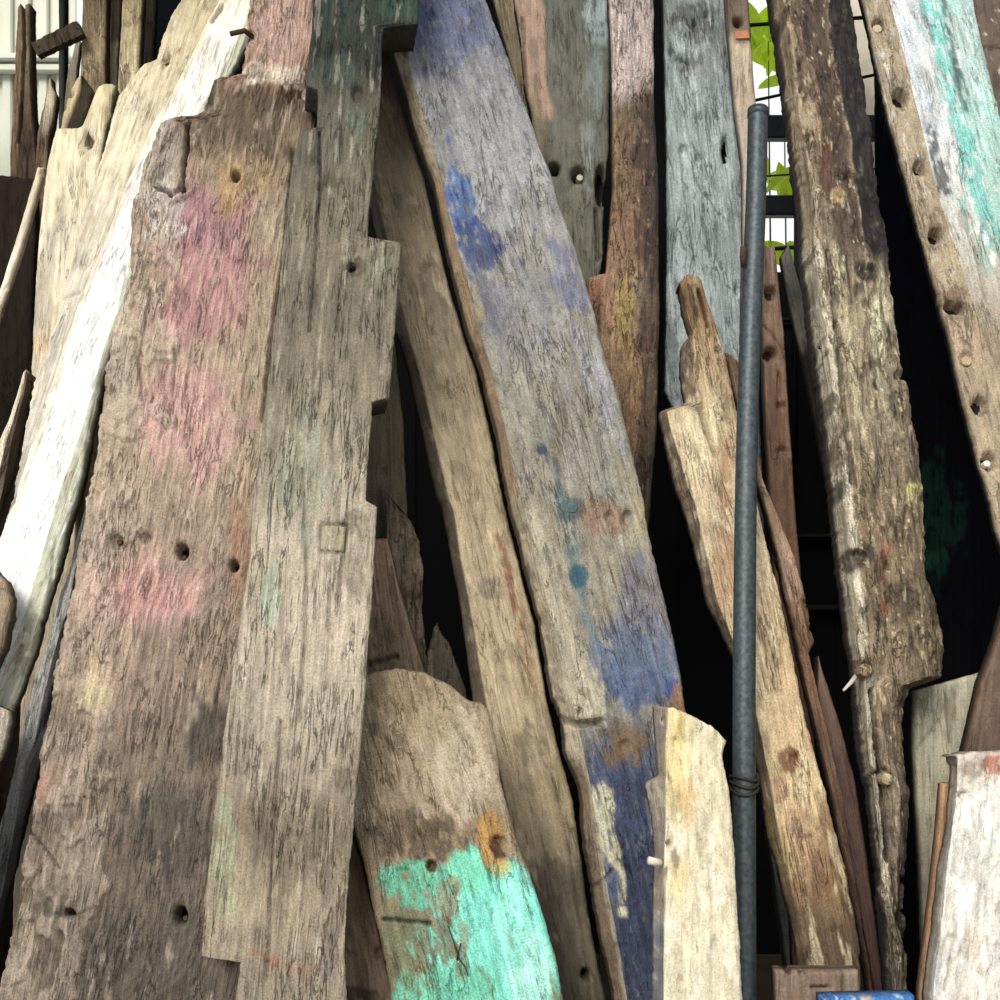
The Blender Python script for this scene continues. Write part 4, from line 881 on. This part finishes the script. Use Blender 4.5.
bluegrey = board('pale_grey_plank', 'weathered pale blue grey plank behind the upper pipe', [
    [(659, -60), (660, 0), (663, 120), (664, 250), (662, 390), (680, 430), (720, 520), (745, 700)], [(726, -60), (726, 20), (735, 120), (744, 180), (750, 260), (760, 420), (768, 600), (790, 700)]],
    D=2.18, t=.05, b=BB, top=-60, mat='coarse', edge=1.0, base=[(0, (142, 148, 146)), (80, (172, 182, 182)), (160, (182, 194, 194)), (220, (158, 170, 168)), (300, (172, 184, 184)), (420, (150, 162, 164)), (520, (110, 116, 116))],
    layers=[('blob', 695, 20, 26, 22, (106, 108, 104), .8, .8), ('blob', 690, 60, 16, 10, (98, 100, 98), .6, .8), ('blob', 730, 215, 14, 16, (112, 122, 120), .6, .9), ('blob', 672, 350, 8, 60, (110, 120, 120), .6, .9), ('blob', 715, 62, 12, 30, (146, 154, 152), .6, .9), ('mott', (206, 216, 216), .5, 80, 5, .32), ('mott', (92, 100, 100), .45, 90, 5, .38)],  # lower left grey blob paints in the shade deep behind the front planks
    side=(60, 60, 56), grain=(.0014, 90, 2.5), wave=.02, cracks=(.005, 16, .9, .04), holes=[(726, 150, 4.5, 16, .02), (696, 25, 3, 7, .015), (707, 15, 3, 5, .012), (684, 150, 4, 6, .012), (701, 117, 2.5, 3, .01), (672, 53, 3, 4, .01), (737, 290, 2.5, 7, .01), (698, 160, 3, 4, .008)], lines=[([(697, 180), (703, 192), (710, 198)], 2, .008), ([(676, 58), (690, 63)], 2, .01)])
tagged = board('thin_strip', 'thin tan strip with one hole and orange tag, left of the barred opening', [
    [(722, -60), (724, 0), (727, 45), (733, 110), (740, 160), (741, 240), (738, 400), (736, 600)], [(749, -60), (749, 0), (751, 30), (755, 90), (761, 150), (763, 200), (758, 300), (752, 420), (750, 600)]], D=2.03, t=.03, b=BB, top=-60, mat='smooth', edge=.5,
    base=[(0, (96, 80, 64)), (38, (112, 92, 72)), (48, (176, 156, 130)), (200, (186, 166, 148))], side=(110, 96, 80), holes=[(738, 22, 5, 5, .02)], lines=[([(736, 42), (750, 40)], 1.6, .004)])
peg(tagged, 'orange_tag', 742, 35, 0, -.002, .004, 'orange', 'small orange tag below the hole', sq=(7, 4.5), rot=.08)
perf = board('perforated_strip', 'red brown strip with dark holes behind the pipe, below the barred opening', [
    [(752, 120), (757, 250), (762, 400), (772, 600)], [(770, 120), (776, 250), (784, 330), (790, 420), (797, 520), (804, 600)]], D=2.08, t=.03, b=BB, top=246, mat='smooth', edge=.6,
    base=[(200, (166, 138, 122)), (300, (158, 124, 102)), (400, (140, 104, 78)), (540, (118, 84, 62))], layers=[('mott', (98, 68, 50), .5, 40, 6, .3)], side=(60, 46, 40), holes=[(771, 293, 6, 7, .028), (770, 354, 7, 7, .028), (782, 406, 5, 4, .01), (783, 451, 5, 4, .008), (780, 385, 2, 16, .012)], lines=[([(764, 325), (776, 340), (784, 350)], 1.6, .005)])
board('pale_offcut', 'small pale grey offcut leaning below the barred opening', [
    [(776, 240), (786, 300), (800, 360)], [(786, 235), (805, 300), (822, 350)]], D=2.55, t=.03, b=.05, top=[(0, 256), (1, 244)], mat='smooth', edge=.6, base=[(240, (176, 170, 160)), (300, (110, 108, 104)), (340, (168, 156, 138)), (360, (60, 52, 46))], side=(70, 66, 60))
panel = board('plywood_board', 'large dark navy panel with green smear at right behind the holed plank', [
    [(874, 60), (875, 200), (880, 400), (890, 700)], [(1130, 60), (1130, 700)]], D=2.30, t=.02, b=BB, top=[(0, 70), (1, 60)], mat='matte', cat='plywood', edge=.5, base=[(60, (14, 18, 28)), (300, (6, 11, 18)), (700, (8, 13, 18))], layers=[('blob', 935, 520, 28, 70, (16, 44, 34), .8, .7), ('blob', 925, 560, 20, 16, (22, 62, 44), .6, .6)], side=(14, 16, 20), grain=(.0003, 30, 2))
board('speckled_board', 'brown board speckled with white in the top right corner', [
    [(955, -60), (970, 40), (990, 160)], [(1080, -60), (1080, 200)]], D=2.15, t=.03, b=BB, top=-60, mat='smooth', edge=.5, base=[(0, (104, 82, 68)), (70, (110, 90, 74))], layers=[('mott', (216, 204, 190), .85, 60, 60, .45)], side=(60, 50, 44), lines=[([(978, 50), (1010, 46)], 2, .01)])

# dark pieces in the gap left of the narrow plank
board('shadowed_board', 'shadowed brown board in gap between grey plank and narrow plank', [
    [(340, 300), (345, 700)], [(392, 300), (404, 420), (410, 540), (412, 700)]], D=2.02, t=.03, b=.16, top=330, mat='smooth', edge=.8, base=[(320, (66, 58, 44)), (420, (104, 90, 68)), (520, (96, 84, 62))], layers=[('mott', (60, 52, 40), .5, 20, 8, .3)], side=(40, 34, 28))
board('tan_wedge', 'tapering tan board end above the rounded turquoise plank', [
    [(350, 500), (352, 760)], [(384, 520), (391, 548), (401, 590), (411, 625), (425, 672), (445, 760)]], D=1.925, t=.03, b=.2, top=538, mat='smooth', edge=.6, base=[(540, (146, 112, 84)), (620, (132, 108, 82)), (700, (104, 86, 66))], layers=[('blob', 408, 615, 3, 20, (96, 130, 118), .6, .5, -14)], side=(70, 56, 42), lines=[([(368, 664), (384, 660), (396, 656)], 3, .008)])
board('frayed_board', 'dark frayed board end behind the tapering tan board', [
    [(385, 480), (390, 760)], [(404, 500), (418, 540), (423, 570), (423, 620), (426, 650), (430, 760)]], D=1.97, t=.02, b=.18, top=[(0, 490), (1, 520)], mat='rot', edge=2.2, base=[(490, (88, 78, 60)), (560, (128, 112, 88)), (590, (80, 58, 40)), (610, (116, 96, 70)), (660, (90, 76, 56))], side=(50, 42, 32), grain=(.004, 60, 6), rough=(.006, 30))
board('dark_offcut', 'small dark pointed offcut just above the turquoise plank shoulder', [
    [(434, 626), (428, 650), (422, 680), (420, 760)], [(440, 626), (452, 650), (466, 690), (468, 760), (468, 1300)]], D=2.0, t=.02, b=.18, top=[(0, 628), (.4, 622), (1, 640)], mat='rot', edge=1.2, base=[(620, (92, 82, 64)), (700, (66, 58, 46))], layers=[('blob', 427, 668, 6, 20, (140, 122, 96), .8, .8)], side=(40, 34, 28))

# ================================================================ LEFT GROUP
tan = board('tan_plank', 'wide bleached tan plank slanting beside the white plank, upper left', [
    [(190, -60), (180, 0), (172, 12), (160, 40), (155, 60), (146, 62), (140, 66), (130, 78), (117, 95), (112, 120), (102, 150), (92, 180), (82, 212), (72, 250), (60, 307), (42, 355), (32, 390), (12, 495), (-10, 580)],
    [(262, -60), (228, 20), (195, 92), (172, 125), (147, 185), (124, 245), (102, 295), (84, 347), (70, 395), (40, 480), (0, 590)]],
    D=2.005, t=.04, b=.26, top=-60, mat='white', edge=3.0, bevel=.005, base=[(0, (192, 176, 138)), (120, (216, 202, 168)), (250, (214, 204, 180)), (400, (200, 192, 176)), (500, (176, 166, 150))],
    layers=[('mott', (176, 152, 108), .5, 60, 5, .3), ('mott', (236, 226, 200), .5, 60, 5, .35), ('blob', 166, 60, 4, 10, (128, 104, 66), .8, .5, 20), ('blob', 200, 20, 16, 30, (206, 188, 146), .6, .9), ('mott', (120, 98, 66), .6, 70, 6, .55)],
    side=(150, 132, 100), grain=(.001, 80, 2.5), cracks=(.004, 18, .8, .05), holes=[(166, 58, 3, 7, .01), (172, 95, 3, 3, .008), (45, 350, 3, 8, .01)], lines=[([(58, 300), (70, 296), (80, 292)], 1.4, .006)])
creamb = board('cream_plank', 'upright smooth cream plank with knot hole at its top, upper left', [
    [(57, 127), (52, 140), (47, 162), (41, 212), (37, 250), (35, 287), (31, 362), (28, 480)], [(124, 76), (112, 130), (100, 200), (90, 300), (85, 480)]],
    D=2.09, t=.04, b=.24, top=[(0, 128), (.45, 127), (.55, 122), (.68, 86), (.8, 82), (1, 84)], mat='white', edge=.8, base=[(80, (206, 190, 146)), (150, (222, 208, 172)), (260, (230, 218, 190)), (370, (214, 196, 164))],
    layers=[('blob', 107, 110, 6, 26, (188, 172, 124), .7, .9), ('blob', 40, 345, 12, 12, (220, 184, 140), .6, .8), ('mott', (188, 168, 124), .4, 40, 8, .36)], side=(120, 104, 76), grain=(.0004, 60, 3), holes=[(87, 141, 6, 7, .03), (108, 112, 2.5, 5, .006)])
board('dark_leaning_board', 'dark brown board between pale strip and cream plank at left edge', [
    [(-40, 150), (-50, 600)], [(40, 165), (40, 212), (37, 300), (36, 480), (40, 600)]], D=2.15, t=.02, b=.22, top=[(0, 170), (1, 178)], mat='matte', edge=.6, base=[(160, (46, 37, 30)), (300, (36, 30, 25)), (480, (34, 27, 23))], layers=[('mott', (26, 21, 18), .5, 20, 7, .3), ('mott', (90, 84, 72), .3, 80, 50, .6)], side=(50, 40, 34))
board('pale_strip', 'thin pale strip of wood slanting across the dark board at left edge', [
    [(37, 165), (12, 250), (0, 285), (-20, 345), (-45, 420)], [(45, 168), (22, 252), (9, 290), (-4, 330), (-32, 420)]], D=2.02, t=.02, b=.22, top=166, mat='white', edge=.8, base=[(160, (206, 186, 150)), (260, (220, 208, 184))], side=(130, 112, 90), holes=[(41, 172, 2.5, 2.5, .008), (6, 288, 3, 3, .004)])
board('tapered_board', 'tapered pale edged board with dark face, left edge below cream plank', [
    ([(23, 366), (20, 382), (7, 422), (-4, 445), (-30, 540)], .0), ([(28, 366), (24, 392), (19, 410), (12, 437), (4, 480), (-8, 540)], .0), ([(36, 378), (33, 390), (27, 420), (15, 475), (5, 500), (-4, 540)], .03)], D=2.02, t=.02, b=.24, top=[(0, 372), (.45, 369), (1, 381)], mat='wood', edge=.8,
    base=[(360, (216, 202, 172)), (520, (214, 202, 178))], layers=[('band', .52, 1.1, (86, 70, 56), .95, .03)], side=(70, 56, 46))
board('wedge_board', 'blunt tan wooden wedge at left edge beside the white plank', [
    [(-50, 560), (-60, 640)], ([(8, 572), (15, 590), (16, 617), (10, 645), (0, 670), (-24, 740), (-60, 840)], .0)], D=1.83, t=.03, b=.26, top=[(0, 560), (.8, 568), (1, 580)], mat='coarse', edge=2.2, bevel=.004, chip=.008, base=[(560, (176, 154, 122)), (680, (150, 132, 106))], layers=[('mott', (120, 100, 76), .5, 60, 8, .3)], side=(90, 76, 58))
board('pale_stub', 'pale blunt board stub at the lower left edge', [
    [(-50, 700), (-60, 800)], ([(15, 706), (17, 725), (10, 747), (0, 772), (-20, 830)], .0)], D=1.775, t=.03, b=.26, top=[(0, 700), (.85, 706), (1, 712)], mat='coarse', edge=2.0, bevel=.003, chip=.006, base=[(700, (196, 182, 160)), (800, (176, 162, 140))], side=(80, 66, 52))

# pieces at the top left, further back
board('brown_plank', 'upright brown plank top left with wavy grain, behind the cream plank', [
    [(84, -60), (82, 0), (80, 75), (78, 200)], [(112, -60), (111, 0), (110, 80), (110, 200)]], D=2.27, t=.035, b=.18, top=-60, mat='coarse', edge=.8, base=[(0, (156, 134, 100)), (60, (168, 146, 110)), (100, (140, 118, 86))], layers=[('mott', (112, 90, 62), .55, 40, 6, .25), ('blob', 100, 78, 10, 12, (110, 88, 62), .6, .8)], side=(84, 70, 50), grain=(.001, 80, 3), wave=.03)
board('tan_batten', 'upright tan batten top left between brown plank and tan plank', [
    [(123, -60), (122, 0), (119, 50), (117, 95), (114, 200)], [(148, -60), (146, 0), (143, 60), (141, 200)]], D=2.195, t=.03, b=.2, top=-60, mat='wood', edge=.7, base=[(0, (186, 164, 122)), (60, (200, 180, 138))], layers=[('mott', (140, 116, 78), .5, 50, 5, .3)], side=(110, 94, 66), holes=[(127, 24, 5, 2, .01)], lines=[([(121, 74), (121, 90)], 1.6, .01), ([(125, 72), (124, 88)], 1.6, .01), ([(129, 73), (127, 86)], 1.4, .008)])
board('dark_batten', 'dark narrow batten top left tucked behind the tan plank', [
    [(146, -60), (146, 0), (143, 60), (140, 200)], [(159, -60), (157, 0), (154, 60), (150, 200)]], D=2.26, t=.03, b=.2, top=-60, mat='smooth', edge=.5, base=[(0, (104, 90, 66)), (60, (84, 72, 54))], side=(50, 42, 34), holes=[(150, 21, 3, 3, .01)])
board('brown_batten', 'shadowed brown batten in gap between brown plank and tan batten', [
    [(111, -60), (111, 0), (109, 45), (106, 60), (105, 200)], [(125, -60), (124, 0), (121, 50), (118, 200)]], D=2.325, t=.03, b=.18, top=-60, mat='smooth', edge=.7, base=[(0, (112, 96, 70)), (40, (120, 102, 74)), (50, (196, 176, 138)), (100, (186, 166, 128))], side=(70, 60, 46))
board('forked_post', 'weathered brown post with frayed lower face at the top left corner', [
    [(17, 0), (15, 50), (13, 90), (10, 145), (8, 260)], [(34, 0), (35, 55), (37, 92), (43, 150), (46, 260)]], D=2.34, t=.04, b=.14, top=[(0, 6), (.3, 2), (.36, 6), (1, 2)], mat='coarse', edge=1.0, base=[(0, (150, 132, 100)), (50, (140, 116, 84)), (90, (104, 82, 60)), (130, (84, 66, 50)), (180, (74, 58, 46))],
    layers=[('band', -.1, .34, (140, 112, 86), .8, .06, -20, 150), ('band', .4, 1.1, (176, 160, 128), .6, .1, 60, 92)], side=(70, 54, 42), cracks=(.008, 30, 1.2, .08), lines=[([(23, 5), (24, 50), (22, 90), (18, 140)], 2.2, .015)])
board('torn_piece', 'torn pale and brown splinter between the forked post and hooked piece', [
    [(46, 92), (42, 110), (36, 138), (30, 260)], [(54, 74), (59, 96), (56, 120), (52, 140), (50, 260)]], D=2.275, t=.03, b=.16, top=[(0, 92), (.4, 80), (.6, 74), (1, 92)], mat='coarse', edge=1.6, ends=4, base=[(70, (104, 88, 68)), (92, (206, 190, 160)), (120, (196, 178, 148)), (140, (120, 96, 74))], layers=[('band', -.1, .3, (96, 74, 56), .8, .1)], side=(80, 64, 50), cracks=(.008, 30, 1.4, .08))
hook = board('hooked_piece', 'curved dark wooden piece with two bolt holes on its pale edge, top left', [
    ([(79, 74), (70, 88), (63, 108), (60, 128), (58, 260)], .0), ([(81, 74), (79, 88), (71, 108), (63, 128), (61, 260)], .0), ([(83, 74), (91, 84), (95, 92), (92, 108), (83, 128), (80, 260)], .03)],
    D=2.185, t=.01, b=.2, top=74, mat='smooth', edge=.5, ends=.6, base=[(70, (196, 172, 126)), (130, (190, 168, 124))], layers=[('band', .40, 1.1, (78, 66, 52), .95, .02)], side=(60, 48, 38), holes=[(70.5, 93, 3, 3, .02), (64.5, 106, 2.6, 3.4, .006)])
board('bark_sliver', 'thin pale flecked sliver under the dark crossbar, top left', [
    [(76, 40), (68, 66), (64, 100), (62, 200)], [(81, 40), (80, 66), (78, 100), (76, 200)]], D=2.45, t=.02, b=.16, top=[(0, 44), (1, 40)], mat='chalk', edge=.8, base=[(40, (206, 192, 168)), (100, (190, 172, 140))], side=(100, 86, 66))
board('dark_post', 'slim dark grey upright post at top left against the pale fence', [
    [(58, -60), (58, 80), (58, 260)], [(67, -60), (66, 80), (66, 260)]], D=2.66, t=.03, b=.05, top=-60, mat='smooth', cat='post', edge=.2, base=[(0, (62, 64, 62)), (100, (70, 66, 60))], side=(46, 46, 46))

# dark crossbar nailed across the posts
p, q = at(36, 51, 2.43), at(81.5, 29, 2.43)
cb = bpy.data.objects.new('crossbar', None); COL.objects.link(cb); cb.location = (p + q) / 2
tag(cb, 'dark weathered crossbar nailed between the posts at top left', 'crossbar')
dr = (q - p); ln = dr.length; cb.rotation_euler = (0, -math.atan2(dr.z, dr.x), 0)
n = 14; V = []; hh = 7.2 * 2.43 / FPX; rnd = random.Random(9)
for i in range(n + 1):
    x = -ln / 2 + ln * i / n
    j = [rnd.uniform(-.0015, .0015) for _ in range(4)]
    V += [(x, -.010 + j[0], -hh + j[1]), (x, -.010 + j[2], hh + j[3]), (x, .012, hh + j[3]), (x, .012, -hh + j[1])]
Q = [(i * 4 + k, i * 4 + (k + 1) % 4, i * 4 + 4 + (k + 1) % 4, i * 4 + 4 + k) for i in range(n) for k in range(4)] + [(0, 3, 2, 1), (n * 4, n * 4 + 1, n * 4 + 2, n * 4 + 3)]
cc = np.array([lin((74, 62, 50)) * rnd.uniform(.6, 1.5) for _ in V])
link('bar', make_mesh('bar', V, [np.array(Q)], M['coarse'], cc, smooth=False), cb)
for sx in (-.40, .44):
    tube('nail', [(ln * sx, -.0135, 0), (ln * sx, .0, 0)], .0022, 'rust', cb, 8)
